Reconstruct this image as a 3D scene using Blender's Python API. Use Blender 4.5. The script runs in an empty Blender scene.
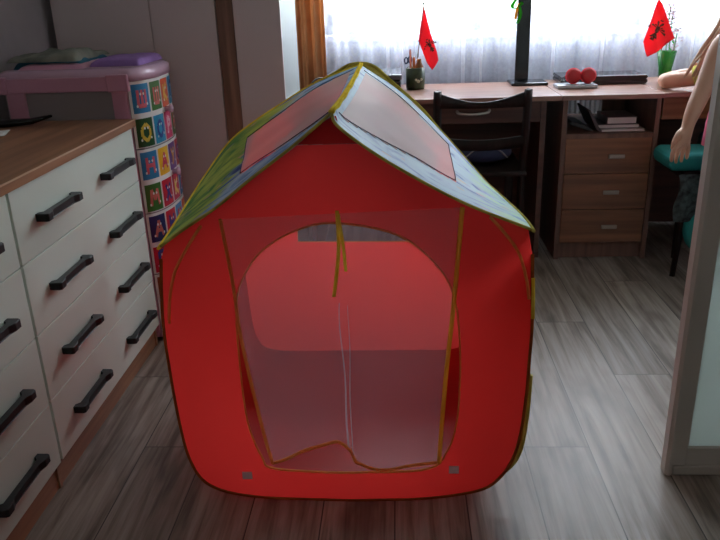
import bpy, bmesh, math, random
from mathutils import Vector, Matrix, noise
from mathutils.geometry import delaunay_2d_cdt
random.seed(7)
S = bpy.context.scene
COL = S.collection
PI = math.pi
V = Vector

# ---------------------------------------------------------------- materials
def srgb(r, g, b):
    def c(v):
        v /= 255.0
        return v/12.92 if v <= .04045 else ((v+.055)/1.055)**2.4
    return (c(r), c(g), c(b), 1)

def newmat(name):
    m = bpy.data.materials.new(name); m.use_nodes = True
    nt = m.node_tree; nt.nodes.clear()
    out = nt.nodes.new('ShaderNodeOutputMaterial')
    return m, nt, out

def plain(name, col, rough=.5, var=.12, scale=30, metal=0, bump=.0, spec=.5, stretch=(1, 1, 1), alt=None):
    m, nt, out = newmat(name); N = nt.nodes; L = nt.links
    b = N.new('ShaderNodeBsdfPrincipled')
    tc = N.new('ShaderNodeTexCoord'); mp = N.new('ShaderNodeMapping'); mp.inputs['Scale'].default_value = stretch
    nz = N.new('ShaderNodeTexNoise'); nz.inputs['Scale'].default_value = scale; nz.inputs['Detail'].default_value = 4
    L.new(tc.outputs['Object'], mp.inputs[0]); L.new(mp.outputs[0], nz.inputs[0])
    cr = N.new('ShaderNodeValToRGB')
    a = alt or tuple(c*(1-var) for c in col[:3])+(1,)
    cr.color_ramp.elements[0].position = .35; cr.color_ramp.elements[1].position = .65
    cr.color_ramp.elements[0].color = a; cr.color_ramp.elements[1].color = col
    L.new(nz.outputs[0], cr.inputs[0]); L.new(cr.outputs[0], b.inputs['Base Color'])
    b.inputs['Roughness'].default_value = rough; b.inputs['Metallic'].default_value = metal
    b.inputs['Specular IOR Level'].default_value = spec
    if bump:
        bp = N.new('ShaderNodeBump'); bp.inputs['Strength'].default_value = bump; bp.inputs['Distance'].default_value = .002
        L.new(nz.outputs[0], bp.inputs['Height']); L.new(bp.outputs[0], b.inputs['Normal'])
    L.new(b.outputs[0], out.inputs[0])
    return m

def wood(name, c1, c2, axis='x', rough=.45, scale=6, spec=.5):
    st = {'x': (.35, 6, 6), 'y': (6, .35, 6), 'z': (6, 6, .35)}[axis]
    return plain(name, c2, rough, scale=scale, stretch=st, alt=c1, bump=.1, spec=spec)

def cloth(name, col, trans=.5, clear=0.0, alt=None, scale=8, rough=.8, weave=0, spec=False):
    """thin fabric: reflects diffusely, lets light through, and may be an open mesh"""
    m, nt, out = newmat(name); N = nt.nodes; L = nt.links
    tc = N.new('ShaderNodeTexCoord')
    nz = N.new('ShaderNodeTexNoise'); nz.inputs['Scale'].default_value = scale; nz.inputs['Detail'].default_value = 3
    L.new(tc.outputs['Object'], nz.inputs[0])
    cr = N.new('ShaderNodeValToRGB'); cr.color_ramp.elements[0].position = .35; cr.color_ramp.elements[1].position = .65
    cr.color_ramp.elements[0].color = alt or tuple(c*.88 for c in col[:3])+(1,); cr.color_ramp.elements[1].color = col
    L.new(nz.outputs[0], cr.inputs[0])
    d = N.new('ShaderNodeBsdfDiffuse'); t = N.new('ShaderNodeBsdfTranslucent')
    L.new(cr.outputs[0], d.inputs[0]); L.new(cr.outputs[0], t.inputs[0])
    mx = N.new('ShaderNodeMixShader'); mx.inputs[0].default_value = trans
    L.new(d.outputs[0], mx.inputs[1]); L.new(t.outputs[0], mx.inputs[2])
    last = mx
    if spec:
        g = N.new('ShaderNodeBsdfGlossy'); g.inputs['Roughness'].default_value = .35
        m3 = N.new('ShaderNodeMixShader'); m3.inputs[0].default_value = spec
        L.new(last.outputs[0], m3.inputs[1]); L.new(g.outputs[0], m3.inputs[2]); last = m3
    if clear:
        tr = N.new('ShaderNodeBsdfTransparent'); m2 = N.new('ShaderNodeMixShader'); m2.inputs[0].default_value = clear
        L.new(last.outputs[0], m2.inputs[1]); L.new(tr.outputs[0], m2.inputs[2]); last = m2
    L.new(last.outputs[0], out.inputs[0])
    return m

def math_node(nt, op, a, b=None, c=None):
    n = nt.nodes.new('ShaderNodeMath'); n.operation = op
    for i, v in enumerate((a, b, c)):
        if v is None: continue
        if isinstance(v, (int, float)): n.inputs[i].default_value = v
        else: nt.links.new(v, n.inputs[i])
    return n.outputs[0]

def floor_mat():
    m, nt, out = newmat('laminate_floor'); N = nt.nodes; L = nt.links
    geo = N.new('ShaderNodeNewGeometry'); sep = N.new('ShaderNodeSeparateXYZ'); L.new(geo.outputs['Position'], sep.inputs[0])
    M = lambda op, a, b=None, c=None: math_node(nt, op, a, b, c)
    W, LN = .1785, 1.22
    xx = M('DIVIDE', M('SUBTRACT', sep.outputs[0], .514), W)
    idx = M('FLOOR', xx); fx = M('FRACT', xx)
    off = M('MULTIPLY_ADD', M('ADD', idx, 1), .8135, 1.746)
    yy = M('DIVIDE', M('SUBTRACT', sep.outputs[1], off), LN)
    fy = M('FRACT', yy); iy = M('FLOOR', yy)
    # distance to the joints in metres
    dx = M('MULTIPLY', M('MINIMUM', fx, M('SUBTRACT', 1, fx)), W)
    dy = M('MULTIPLY', M('MINIMUM', fy, M('SUBTRACT', 1, fy)), LN)
    dj = M('MINIMUM', dx, dy)
    joint = M('LESS_THAN', dj, .0016)
    cmb = N.new('ShaderNodeCombineXYZ'); L.new(idx, cmb.inputs[0]); L.new(iy, cmb.inputs[1])
    wn = N.new('ShaderNodeTexWhiteNoise'); L.new(cmb.outputs[0], wn.inputs[0])
    # grain coordinate: shifted per plank, stretched along the plank
    c2 = N.new('ShaderNodeCombineXYZ')
    L.new(M('MULTIPLY', sep.outputs[0], 24), c2.inputs[0]); L.new(M('MULTIPLY', sep.outputs[1], 1.3), c2.inputs[1])
    L.new(M('MULTIPLY', wn.outputs[0], 40), c2.inputs[2])
    n1 = N.new('ShaderNodeTexNoise'); n1.inputs['Scale'].default_value = 1.6; n1.inputs['Detail'].default_value = 6; n1.inputs['Roughness'].default_value = .6
    n1.inputs['Distortion'].default_value = .5
    L.new(c2.outputs[0], n1.inputs[0])
    c3 = N.new('ShaderNodeCombineXYZ')
    L.new(M('MULTIPLY', sep.outputs[0], 7), c3.inputs[0]); L.new(M('MULTIPLY', sep.outputs[1], 2.6), c3.inputs[1]); L.new(M('MULTIPLY', wn.outputs[0], 17), c3.inputs[2])
    n2 = N.new('ShaderNodeTexNoise'); n2.inputs['Scale'].default_value = 1.0; n2.inputs['Detail'].default_value = 3
    L.new(c3.outputs[0], n2.inputs[0])
    cr = N.new('ShaderNodeValToRGB'); e = cr.color_ramp.elements
    e[0].position = .34; e[0].color = srgb(96, 82, 72); e[1].position = .64; e[1].color = srgb(168, 157, 146)
    mid = cr.color_ramp.elements.new(.48); mid.color = srgb(138, 126, 115)
    L.new(n1.outputs[0], cr.inputs[0])
    kn = N.new('ShaderNodeValToRGB'); k = kn.color_ramp.elements
    k[0].position = .28; k[0].color = (.42, .38, .36, 1); k[1].position = .44; k[1].color = (1, 1, 1, 1)
    L.new(n2.outputs[0], kn.inputs[0])
    mul = N.new('ShaderNodeMix'); mul.data_type = 'RGBA'; mul.blend_type = 'MULTIPLY'; mul.inputs[0].default_value = 1
    L.new(cr.outputs[0], mul.inputs[6]); L.new(kn.outputs[0], mul.inputs[7])
    tint = N.new('ShaderNodeMix'); tint.data_type = 'RGBA'; tint.blend_type = 'MULTIPLY'; tint.inputs[0].default_value = 1
    tv = N.new('ShaderNodeCombineColor'); q = M('MULTIPLY_ADD', wn.outputs[0], .22, .82)
    for i in range(3): L.new(q, tv.inputs[i])
    L.new(mul.outputs[2], tint.inputs[6]); L.new(tv.outputs[0], tint.inputs[7])
    jm = N.new('ShaderNodeMix'); jm.data_type = 'RGBA'; L.new(joint, jm.inputs[0]); L.new(tint.outputs[2], jm.inputs[6]); jm.inputs[7].default_value = srgb(58, 50, 46)
    b = N.new('ShaderNodeBsdfPrincipled'); L.new(jm.outputs[2], b.inputs['Base Color'])
    b.inputs['Roughness'].default_value = .42; b.inputs['Specular IOR Level'].default_value = .5
    bp = N.new('ShaderNodeBump'); bp.inputs['Strength'].default_value = .15; bp.inputs['Distance'].default_value = .002
    L.new(n1.outputs[0], bp.inputs['Height']); L.new(bp.outputs[0], b.inputs['Normal'])
    L.new(b.outputs[0], out.inputs[0])
    return m

def roof_mat(name, grass):
    """printed tent roof: sky blue cloth with green grass at the eave (UV: x along ridge, y down the slope)"""
    m, nt, out = newmat(name); N = nt.nodes; L = nt.links
    uv = N.new('ShaderNodeTexCoord'); sep = N.new('ShaderNodeSeparateXYZ'); L.new(uv.outputs['UV'], sep.inputs[0])
    M = lambda op, a, b=None, c=None: math_node(nt, op, a, b, c)
    mp = N.new('ShaderNodeMapping'); mp.inputs['Scale'].default_value = (5, 1.6, 1); L.new(uv.outputs['UV'], mp.inputs[0])
    nz = N.new('ShaderNodeTexNoise'); nz.inputs['Scale'].default_value = 2.2; nz.inputs['Detail'].default_value = 5; nz.inputs['Distortion'].default_value = 1.2
    L.new(mp.outputs[0], nz.inputs[0])
    sky = N.new('ShaderNodeValToRGB'); e = sky.color_ramp.elements
    e[0].position = .33; e[0].color = srgb(48, 82, 160) if grass > .5 else srgb(96, 138, 200); e[1].position = .6; e[1].color = srgb(184, 222, 240)
    k = sky.color_ramp.elements.new(.44); k.color = srgb(130, 182, 220) if grass > .5 else srgb(176, 212, 236)
    L.new(nz.outputs[0], sky.inputs[0])
    gr = N.new('ShaderNodeValToRGB'); e = gr.color_ramp.elements
    if grass > .5:
        e[0].position = .35; e[0].color = srgb(70, 150, 70); e[1].position = .65; e[1].color = srgb(178, 214, 90)
    else:
        e[0].position = .35; e[0].color = srgb(150, 220, 190); e[1].position = .65; e[1].color = srgb(184, 234, 188)
    L.new(nz.outputs[0], gr.inputs[0])
    f = M('ADD', sep.outputs[1], M('MULTIPLY', M('SUBTRACT', nz.outputs[0], .5), .5))
    if grass > .5: f = M('ADD', f, M('MULTIPLY', sep.outputs[0], .42))
    fr = N.new('ShaderNodeMapRange'); fr.inputs[1].default_value = .74 if grass > .5 else .76; fr.inputs[2].default_value = .84 if grass > .5 else .98
    L.new(f, fr.inputs[0])
    mx = N.new('ShaderNodeMix'); mx.data_type = 'RGBA'; L.new(fr.outputs[0], mx.inputs[0]); L.new(sky.outputs[0], mx.inputs[6]); L.new(gr.outputs[0], mx.inputs[7])
    # printed flowers and figures: coloured blots within one patch of the cloth
    vo = N.new('ShaderNodeTexVoronoi'); vo.inputs['Scale'].default_value = 5; L.new(mp.outputs[0], vo.inputs[0])
    spot = M('LESS_THAN', vo.outputs['Distance'], .26)
    n3 = N.new('ShaderNodeTexNoise'); n3.inputs['Scale'].default_value = 3.5; L.new(uv.outputs['UV'], n3.inputs[0])
    spot = M('MULTIPLY', spot, M('GREATER_THAN', n3.outputs[0], .52))
    rc = N.new('ShaderNodeValToRGB'); rc.color_ramp.interpolation = 'CONSTANT'; e = rc.color_ramp.elements
    cols = [srgb(224, 168, 160), srgb(96, 96, 168), srgb(220, 186, 150), srgb(128, 108, 178)] if grass > .5 else [srgb(226, 190, 182), srgb(222, 204, 180), srgb(180, 190, 222), srgb(224, 196, 200)]
    e[0].color = cols[0]; e[1].position = .3; e[1].color = cols[1]
    for p, c_ in ((.5, cols[2]), (.7, cols[3])):
        k = rc.color_ramp.elements.new(p); k.color = c_
    L.new(vo.outputs['Color'], rc.inputs[0])
    m4 = N.new('ShaderNodeMix'); m4.data_type = 'RGBA'; L.new(M('MULTIPLY', spot, .6), m4.inputs[0]); L.new(mx.outputs[2], m4.inputs[6]); L.new(rc.outputs[0], m4.inputs[7])
    d = N.new('ShaderNodeBsdfDiffuse'); t = N.new('ShaderNodeBsdfTranslucent'); g = N.new('ShaderNodeBsdfGlossy'); g.inputs['Roughness'].default_value = .4
    L.new(m4.outputs[2], d.inputs[0]); L.new(m4.outputs[2], t.inputs[0])
    a = N.new('ShaderNodeMixShader'); a.inputs[0].default_value = .42; L.new(d.outputs[0], a.inputs[1]); L.new(t.outputs[0], a.inputs[2])
    s = N.new('ShaderNodeMixShader'); s.inputs[0].default_value = .10; L.new(a.outputs[0], s.inputs[1]); L.new(g.outputs[0], s.inputs[2])
    L.new(s.outputs[0], out.inputs[0])
    return m

def glass_mat(name, tint=(1, 1, 1, 1)):
    m, nt, out = newmat(name); N = nt.nodes; L = nt.links
    t = N.new('ShaderNodeBsdfTransparent'); t.inputs[0].default_value = tint
    g = N.new('ShaderNodeBsdfGlossy'); g.inputs['Roughness'].default_value = .02
    fr = N.new('ShaderNodeFresnel'); fr.inputs[0].default_value = 1.45
    geo = N.new('ShaderNodeNewGeometry')
    nb = math_node(nt, 'MULTIPLY', fr.outputs[0], math_node(nt, 'SUBTRACT', 1, geo.outputs['Backfacing']))
    mx = N.new('ShaderNodeMixShader'); L.new(nb, mx.inputs[0]); L.new(t.outputs[0], mx.inputs[1]); L.new(g.outputs[0], mx.inputs[2])
    L.new(mx.outputs[0], out.inputs[0])
    return m

MT = {}
def mk(k, v): MT[k] = v; return v
mk('floor', floor_mat())
mk('wall', plain('lavender_wallpaper', srgb(176, 168, 172), .9, .05, 14, bump=.1))
mk('white_wall', plain('white_wall_paint', srgb(214, 220, 220), .9, .03, 10))
mk('ceiling', plain('ceiling_white', srgb(226, 224, 220), .9, .03, 6))
mk('pvc', plain('white_window_plastic', srgb(232, 236, 240), .35, .02, 10))
mk('glass', glass_mat('window_glass'))
mk('fill_pane', cloth('fill_pane_frosting', srgb(172, 164, 162), .9, .0, scale=2))  # pane of the added rear window, toned to set its fill light
mk('tulle', cloth('tulle_white', srgb(226, 230, 246), .5, .50, scale=60))
mk('lace', cloth('lace_white', srgb(244, 246, 252), .5, .55, scale=90))
mk('tulle_dense', cloth('tulle_fold', srgb(240, 242, 250), .5, .3, scale=60))
mk('brown_curtain', cloth('tan_curtain', srgb(222, 180, 134), .5, 0, alt=srgb(200, 152, 108), scale=5))
mk('wardrobe', plain('mauve_grey_laminate', srgb(206, 194, 192), .42, .04, 3, spec=.4))
mk('walnut', wood('walnut_strip', srgb(112, 80, 62), srgb(152, 112, 90), 'z'))
mk('dresser_white', plain('matte_white_front', srgb(208, 218, 206), .4, .03, 4))
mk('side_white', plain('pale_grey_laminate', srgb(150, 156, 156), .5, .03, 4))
mk('dresser_wood', wood('dresser_brown_wood', srgb(124, 82, 54), srgb(158, 110, 76), 'y', .4))
mk('edge_light', plain('pale_edge_band', srgb(196, 160, 130), .4, .1, 20))
mk('black', plain('black_metal', srgb(18, 18, 20), .55, .1, 20))
mk('blackgloss', plain('black_gloss_plastic', srgb(20, 20, 23), .18, .1, 20))
mk('pink_plastic', plain('dusty_pink_plastic', srgb(196, 140, 160), .3, .06, 6))
mk('lilac_plastic', plain('lilac_pink_plastic', srgb(206, 170, 190), .25, .05, 6))
mk('milky', plain('milky_grey_plastic', srgb(140, 130, 130), .35, .06, 4))
mk('sticker_white', plain('sticker_white', srgb(232, 232, 228), .3, .03, 20))
mk('desk_top', wood('desk_top_laminate', srgb(128, 94, 80), srgb(160, 122, 106), 'x', .28, spec=.5))
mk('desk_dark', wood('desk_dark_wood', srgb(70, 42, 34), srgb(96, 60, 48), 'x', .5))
mk('ped_front', wood('pedestal_brown_wood', srgb(100, 64, 44), srgb(134, 90, 62), 'x', .45, 5))
mk('ped_light', wood('light_oak_drawer', srgb(128, 90, 62), srgb(158, 116, 82), 'x', .45, 5))
mk('ped_side', wood('pedestal_side_wood', srgb(92, 66, 56), srgb(116, 84, 70), 'z', .5))
mk('metal', plain('satin_metal', srgb(190, 186, 180), .3, .05, 10, metal=.9))
mk('dull_metal', plain('dull_grey_metal', srgb(150, 140, 132), .4, .05, 10, metal=.5))
mk('chair_wood', wood('dark_stained_wood', srgb(22, 14, 13), srgb(36, 22, 19), 'z', .55, spec=.25))
mk('silver', plain('silver_plastic', srgb(178, 182, 188), .25, .04, 8, metal=.3))
mk('white_rad', plain('radiator_enamel', srgb(225, 228, 230), .4, .02, 8))
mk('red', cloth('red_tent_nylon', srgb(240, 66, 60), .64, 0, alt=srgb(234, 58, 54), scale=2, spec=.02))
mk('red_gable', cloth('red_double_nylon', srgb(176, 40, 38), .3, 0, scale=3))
mk('binding', cloth('tan_binding', srgb(246, 172, 104), .55, 0, alt=srgb(236, 156, 88), scale=20))
mk('binding_dark', cloth('brown_binding', srgb(176, 96, 46), .4, 0, alt=srgb(150, 80, 38), scale=20))
mk('binding_gold', cloth('gold_binding', srgb(255, 204, 84), .55, 0, scale=20))
mk('binding_yellow', cloth('yellow_binding', srgb(250, 234, 100), .5, 0, alt=srgb(236, 206, 70), scale=25))
mk('binding_olive', cloth('olive_binding', srgb(206, 192, 104), .45, 0, alt=srgb(170, 158, 80), scale=25))
mk('net_roof', cloth('pink_grey_net', srgb(232, 214, 212), .62, .22, scale=3, spec=.1))
mk('net', cloth('white_net', srgb(210, 176, 186), .45, .70, alt=srgb(212, 182, 190), scale=2))
mk('net_back', cloth('open_white_net', srgb(190, 184, 186), .4, .80, scale=2))
mk('net_fold', cloth('net_fold', srgb(236, 214, 222), .45, .5, scale=6))
mk('roof_left', roof_mat('printed_roof_grass', 1))
mk('roof_right', roof_mat('printed_roof_sky', 0))
mk('velcro', plain('grey_velcro', srgb(226, 180, 180), .9, .1, 60))
mk('skin', plain('skin', srgb(206, 156, 130), .5, .06, 10))
mk('hair', plain('blond_hair', srgb(206, 176, 140), .5, .25, 30, stretch=(4, 4, .4)))
mk('yellow_cloth', cloth('yellow_cotton', srgb(214, 204, 110), .2, 0, scale=10))
mk('pink_cloth', cloth('pink_cotton', srgb(236, 130, 158), .25, 0, scale=10))
mk('teal', plain('teal_fabric', srgb(30, 140, 136), .85, .12, 12, bump=.2))
mk('dark_cloth', plain('dark_patterned_cloth', srgb(78, 92, 92), .9, scale=38, alt=srgb(20, 22, 26)))
mk('navy', plain('navy_denim', srgb(40, 48, 78), .9, .15, 20))
mk('flag_red', cloth('flag_red_cloth', srgb(244, 74, 90), .45, 0, scale=8))
mk('emblem', cloth('emblem_print', srgb(60, 44, 44), .1, 0, scale=90, alt=srgb(110, 100, 90)))
mk('cup', plain('olive_cup_glaze', srgb(70, 84, 50), .35, scale=40, alt=srgb(44, 52, 34)))
mk('amber', plain('amber_plastic', srgb(150, 92, 40), .4, .1, 20))
mk('cream', plain('cream_print', srgb(220, 216, 190), .5, .05, 20))
mk('orange', plain('orange_plastic', srgb(232, 120, 60), .4, .05, 20))
mk('salmon', plain('salmon_plastic', srgb(236, 150, 130), .4, .05, 20))
mk('green_plastic', plain('green_plastic', srgb(60, 170, 60), .4, .05, 20))
mk('redplastic', plain('red_plastic', srgb(178, 30, 38), .3, .08, 20))
mk('green_ribbon', cloth('green_ribbon', srgb(70, 190, 60), .4, 0, scale=30))
mk('yellow_ribbon', cloth('orange_yellow_ribbon', srgb(228, 170, 60), .4, 0, scale=30))
mk('printer_grey', plain('printer_grey', srgb(92, 94, 100), .2, .05, 8))
mk('paper', plain('paper', srgb(210, 208, 204), .7, .05, 20))
mk('paper_dark', plain('book_cover', srgb(64, 56, 56), .5, .2, 20))
mk('book_grey', plain('book_grey_cover', srgb(134, 124, 120), .5, .2, 20))
mk('purple', plain('purple_fleece', srgb(150, 112, 176), .9, .1, 20, bump=.2))
mk('camo', plain('grey_olive_cloth', srgb(138, 138, 126), .9, scale=12, alt=srgb(96, 100, 92)))
mk('teal_blue', plain('teal_blue_cloth', srgb(40, 100, 124), .9, .2, 20))
mk('leaf', cloth('leaf_green', srgb(70, 150, 70), .4, 0, scale=30))
mk('petal', cloth('white_pink_petal', srgb(176, 172, 170), .2, 0, alt=srgb(168, 128, 138), scale=40))
mk('frost', cloth('frosted_mint_glass', srgb(226, 236, 231), .5, 0, scale=1.5, spec=.05))
mk('door_alu', plain('grey_brown_profile', srgb(186, 178, 168), .35, .05, 6, metal=.0, stretch=(1, 1, .1)))
mk('leggings', plain('patterned_leggings', srgb(60, 110, 108), .9, scale=30, alt=srgb(22, 24, 30)))
# vase glass: green, lets light through
mk('vase_green', cloth('green_vase_glass', srgb(24, 130, 34), .5, .35, scale=6, spec=.08))

# ---------------------------------------------------------------- mesh helpers
class MB:
    def __init__(s): s.b = bmesh.new(); s.mi = 0
    def _tag(s, n0):
        s.b.faces.ensure_lookup_table()
        for i in range(n0, len(s.b.faces)): s.b.faces[i].material_index = s.mi
    def box(s, x0, x1, y0, y1, z0, z1, bev=0.0, seg=2):
        bb = bmesh.new(); bmesh.ops.create_cube(bb, size=1)
        for v in bb.verts: v.co = V(((x0+x1)/2+v.co.x*(x1-x0), (y0+y1)/2+v.co.y*(y1-y0), (z0+z1)/2+v.co.z*(z1-z0)))
        if bev: bmesh.ops.bevel(bb, geom=bb.edges[:], offset=bev, segments=seg, affect='EDGES', profile=.5)
        s.merge(bb); return s
    def merge(s, bb, M=None):
        if M is not None: bb.transform(M)
        mp = {}
        for v in bb.verts: mp[v] = s.b.verts.new(v.co)
        for f in bb.faces:
            try:
                nf = s.b.faces.new([mp[v] for v in f.verts]); nf.smooth = f.smooth; nf.material_index = s.mi
            except ValueError: pass
        bb.free(); return s
    def tube(s, pts, r, n=10, closed=False, flat=1.0, caps=True):
        pts = [V(p) for p in pts]; m = len(pts); rings = []
        up = None
        for i, p in enumerate(pts):
            a = pts[(i-1) % m] if (closed or i) else p; b = pts[(i+1) % m] if (closed or i < m-1) else p
            t = (b-a).normalized()
            if up is None: up = V((0, 0, 1)) if abs(t.z) < .9 else V((0, 1, 0))
            x = t.cross(up)
            if x.length < 1e-4: x = t.cross(V((1, 0, 0)))
            x.normalize(); y = x.cross(t).normalized(); up = y
            rr = r[i] if isinstance(r, (list, tuple)) else r
            rings.append([s.b.verts.new(p+x*math.cos(2*PI*k/n)*rr+y*math.sin(2*PI*k/n)*rr*flat) for k in range(n)])
        for i in range(m if closed else m-1):
            A, B = rings[i], rings[(i+1) % m]
            for k in range(n):
                try:
                    f = s.b.faces.new((A[k], A[(k+1) % n], B[(k+1) % n], B[k])); f.smooth = True; f.material_index = s.mi
                except ValueError: pass
        if not closed and caps:
            for R_ in (rings[0][::-1], rings[-1]):
                f = s.b.faces.new(R_); f.material_index = s.mi
        return s
    def lathe(s, prof, c, n=28, axis='z', wall=0):
        """prof: list of (r, h); closed rings, caps when r == 0"""
        rings = []
        for r, h in prof:
            if r < 1e-6:
                q = V((0, 0, h)); rings.append([q])
            else: rings.append([V((r*math.cos(2*PI*k/n), r*math.sin(2*PI*k/n), h)) for k in range(n)])
        rot = {'z': Matrix.Identity(3), 'x': Matrix.Rotation(PI/2, 3, 'Y'), 'y': Matrix.Rotation(-PI/2, 3, 'X')}[axis]
        vr = [[s.b.verts.new(rot @ q + V(c)) for q in R_] for R_ in rings]
        for A, B in zip(vr, vr[1:]):
            for k in range(n):
                if len(A) == 1 and len(B) == 1: continue
                if len(A) == 1: q = (A[0], B[k], B[(k+1) % n])
                elif len(B) == 1: q = (A[k], B[0], A[(k+1) % n])
                else: q = (A[k], B[k], B[(k+1) % n], A[(k+1) % n])
                f = s.b.faces.new(q); f.smooth = True; f.material_index = s.mi
        return s
    def prism(s, poly, axis, a, b):
        """extrude a 2D polygon along axis from a to b"""
        def P(u, v, w):
            return {'x': V((w, u, v)), 'y': V((u, w, v)), 'z': V((u, v, w))}[axis]
        A = [s.b.verts.new(P(u, v, a)) for u, v in poly]; B = [s.b.verts.new(P(u, v, b)) for u, v in poly]
        n = len(poly); fs = [s.b.faces.new(A[::-1]), s.b.faces.new(B)]
        for k in range(n): fs.append(s.b.faces.new((A[k], A[(k+1) % n], B[(k+1) % n], B[k])))
        for f in fs: f.material_index = s.mi
        return s
    def grid(s, fn, nu, nv, sel=None, smooth=True, uv=None):
        vs = [[None]*(nv+1) for _ in range(nu+1)]
        def g(i, j):
            if vs[i][j] is None: vs[i][j] = s.b.verts.new(fn(i/nu, j/nv))
            return vs[i][j]
        lay = s.b.loops.layers.uv.verify() if uv else None
        for i in range(nu):
            for j in range(nv):
                if sel and not sel((i+.5)/nu, (j+.5)/nv): continue
                f = s.b.faces.new((g(i, j), g(i+1, j), g(i+1, j+1), g(i, j+1))); f.smooth = smooth; f.material_index = s.mi
                if uv:
                    for lp, (a, b) in zip(f.loops, ((i, j), (i+1, j), (i+1, j+1), (i, j+1))): lp[lay].uv = (a/nu, b/nv)
        return s
    def sphere(s, c, r, sc=(1, 1, 1), n=16):
        bb = bmesh.new(); bmesh.ops.create_uvsphere(bb, u_segments=n, v_segments=max(6, n*2//3), radius=r)
        for f in bb.faces: f.smooth = True
        s.merge(bb, Matrix.Translation(V(c)) @ Matrix.Diagonal((*sc, 1))); return s
    def fix(s):
        bmesh.ops.recalc_face_normals(s.b, faces=s.b.faces[:]); return s

def origin_of(o):
    return V(o['_o']) if '_o' in o else V((0, 0, 0))

ORI = {}
def obj(name, mb, mat, parent=None, label=None, solid=0, base=None):
    """link one mesh object; vertices are given in room coordinates"""
    b = mb.b
    if parent is not None: o0 = ORI[parent.name]
    elif base is not None: o0 = V(base)
    else:
        xs = [v.co for v in b.verts]
        o0 = V((sum(v.x for v in xs)/len(xs), sum(v.y for v in xs)/len(xs), min(v.z for v in xs)))
    bmesh.ops.translate(b, verts=b.verts[:], vec=-o0)
    me = bpy.data.meshes.new(name); b.to_mesh(me); b.free()
    for k in (mat if isinstance(mat, (list, tuple)) else [mat]): me.materials.append(MT[k])
    o = bpy.data.objects.new(name, me); COL.objects.link(o)
    if parent is not None: o.parent = parent
    else: o.location = o0
    ORI[o.name] = o0
    if label: o['label'] = label
    if solid:
        md = o.modifiers.new('thickness', 'SOLIDIFY'); md.thickness = solid; md.offset = 0
    return o
def thing(name, label, cat, loc, group=None):
    o = bpy.data.objects.new(name, None); COL.objects.link(o); o.location = loc; o.empty_display_size = .1
    o['label'] = label; o['category'] = cat
    if group: o['group'] = group
    ORI[o.name] = V(loc); return o
def tag(o, label, cat, group=None):
    o['label'] = label; o['category'] = cat
    if group: o['group'] = group
    return o
def struct(name, mb, mat, parent=None, **k):
    o = obj(name, mb, mat, parent, base=None if parent else (0, 0, 0), **k)
    if parent is None: o['kind'] = 'structure'
    return o
def sthing(name):
    o = bpy.data.objects.new(name, None); COL.objects.link(o); o['kind'] = 'structure'; ORI[o.name] = V((0, 0, 0)); return o

def crom(pts, n=8, closed=False):
    P = [V(p) for p in pts]; m = len(P); out = []
    rng = range(m if closed else m-1)
    for i in rng:
        p0 = P[(i-1) % m] if (closed or i) else P[0]*2-P[1]
        p1 = P[i]; p2 = P[(i+1) % m]
        p3 = P[(i+2) % m] if (closed or i+2 < m) else P[-1]*2-P[-2]
        for k in range(n):
            t = k/n
            out.append(.5*((2*p1)+(-p0+p2)*t+(2*p0-5*p1+4*p2-p3)*t*t+(-p0+3*p1-3*p2+p3)*t**3))
    if not closed: out.append(P[-1].copy())
    return out
def along(pts, t):
    """point at normalised arc length t"""
    P = [V(p) for p in pts]; ls = [0]
    for a, b in zip(P, P[1:]): ls.append(ls[-1]+(b-a).length)
    d = t*ls[-1]
    for i in range(len(P)-1):
        if d <= ls[i+1] or i == len(P)-2:
            q = 0 if ls[i+1] == ls[i] else (d-ls[i])/(ls[i+1]-ls[i])
            return P[i].lerp(P[i+1], min(1, max(0, q)))

# ================================================================= SETTING
RX, LX, BY, FY, H = 2.35, -1.40, 4.05, -1.1, 2.6
struct('floor', MB().box(LX, RX, FY, BY, -.08, 0), 'floor')
struct('ceiling', MB().box(LX, RX, FY, BY, H, H+.08), 'ceiling')
struct('wall_left', MB().box(LX-.1, LX, FY, BY, -.08, H+.08), 'wall')
struct('wall_right', MB().box(RX, RX+.1, FY, BY, -.08, H+.08), 'wall')
QX0, QX1, QZ0, QZ1 = -.5, .6, 1.35, 2.3
w = MB()
w.box(LX-.1, QX0, FY-.1, FY, -.08, H+.08).box(QX1, RX+.1, FY-.1, FY, -.08, H+.08).box(QX0, QX1, FY-.1, FY, -.08, QZ0).box(QX0, QX1, FY-.1, FY, QZ1, H+.08)
struct('wall_front', w, 'white_wall')
w2n = sthing('added_fill_window')  # added window behind the camera, never in view; brightens camera-facing surfaces
f = MB()
for (x0, x1, z0, z1) in ((QX0, QX1, QZ0, QZ0+.06), (QX0, QX1, QZ1-.06, QZ1), (QX0, QX0+.06, QZ0, QZ1), (QX1-.06, QX1, QZ0, QZ1)): f.box(x0, x1, FY-.08, FY-.02, z0, z1, .004)
obj('window_frame', f, 'pvc', w2n)
obj('pane', MB().box(QX0+.05, QX1-.05, FY-.055, FY-.05, QZ0+.05, QZ1-.05), 'fill_pane', w2n)
WX0, WX1, WZ0, WZ1 = -.40, 2.05, .985, 2.35
w = MB()
w.box(LX-.1, WX0, BY, BY+.22, -.08, H+.08); w.box(WX1, RX+.1, BY, BY+.22, -.08, H+.08)
w.box(WX0, WX1, BY, BY+.22, -.08, WZ0); w.box(WX0, WX1, BY, BY+.22, WZ1, H+.08)
struct('wall_back', w, 'white_wall')
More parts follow.
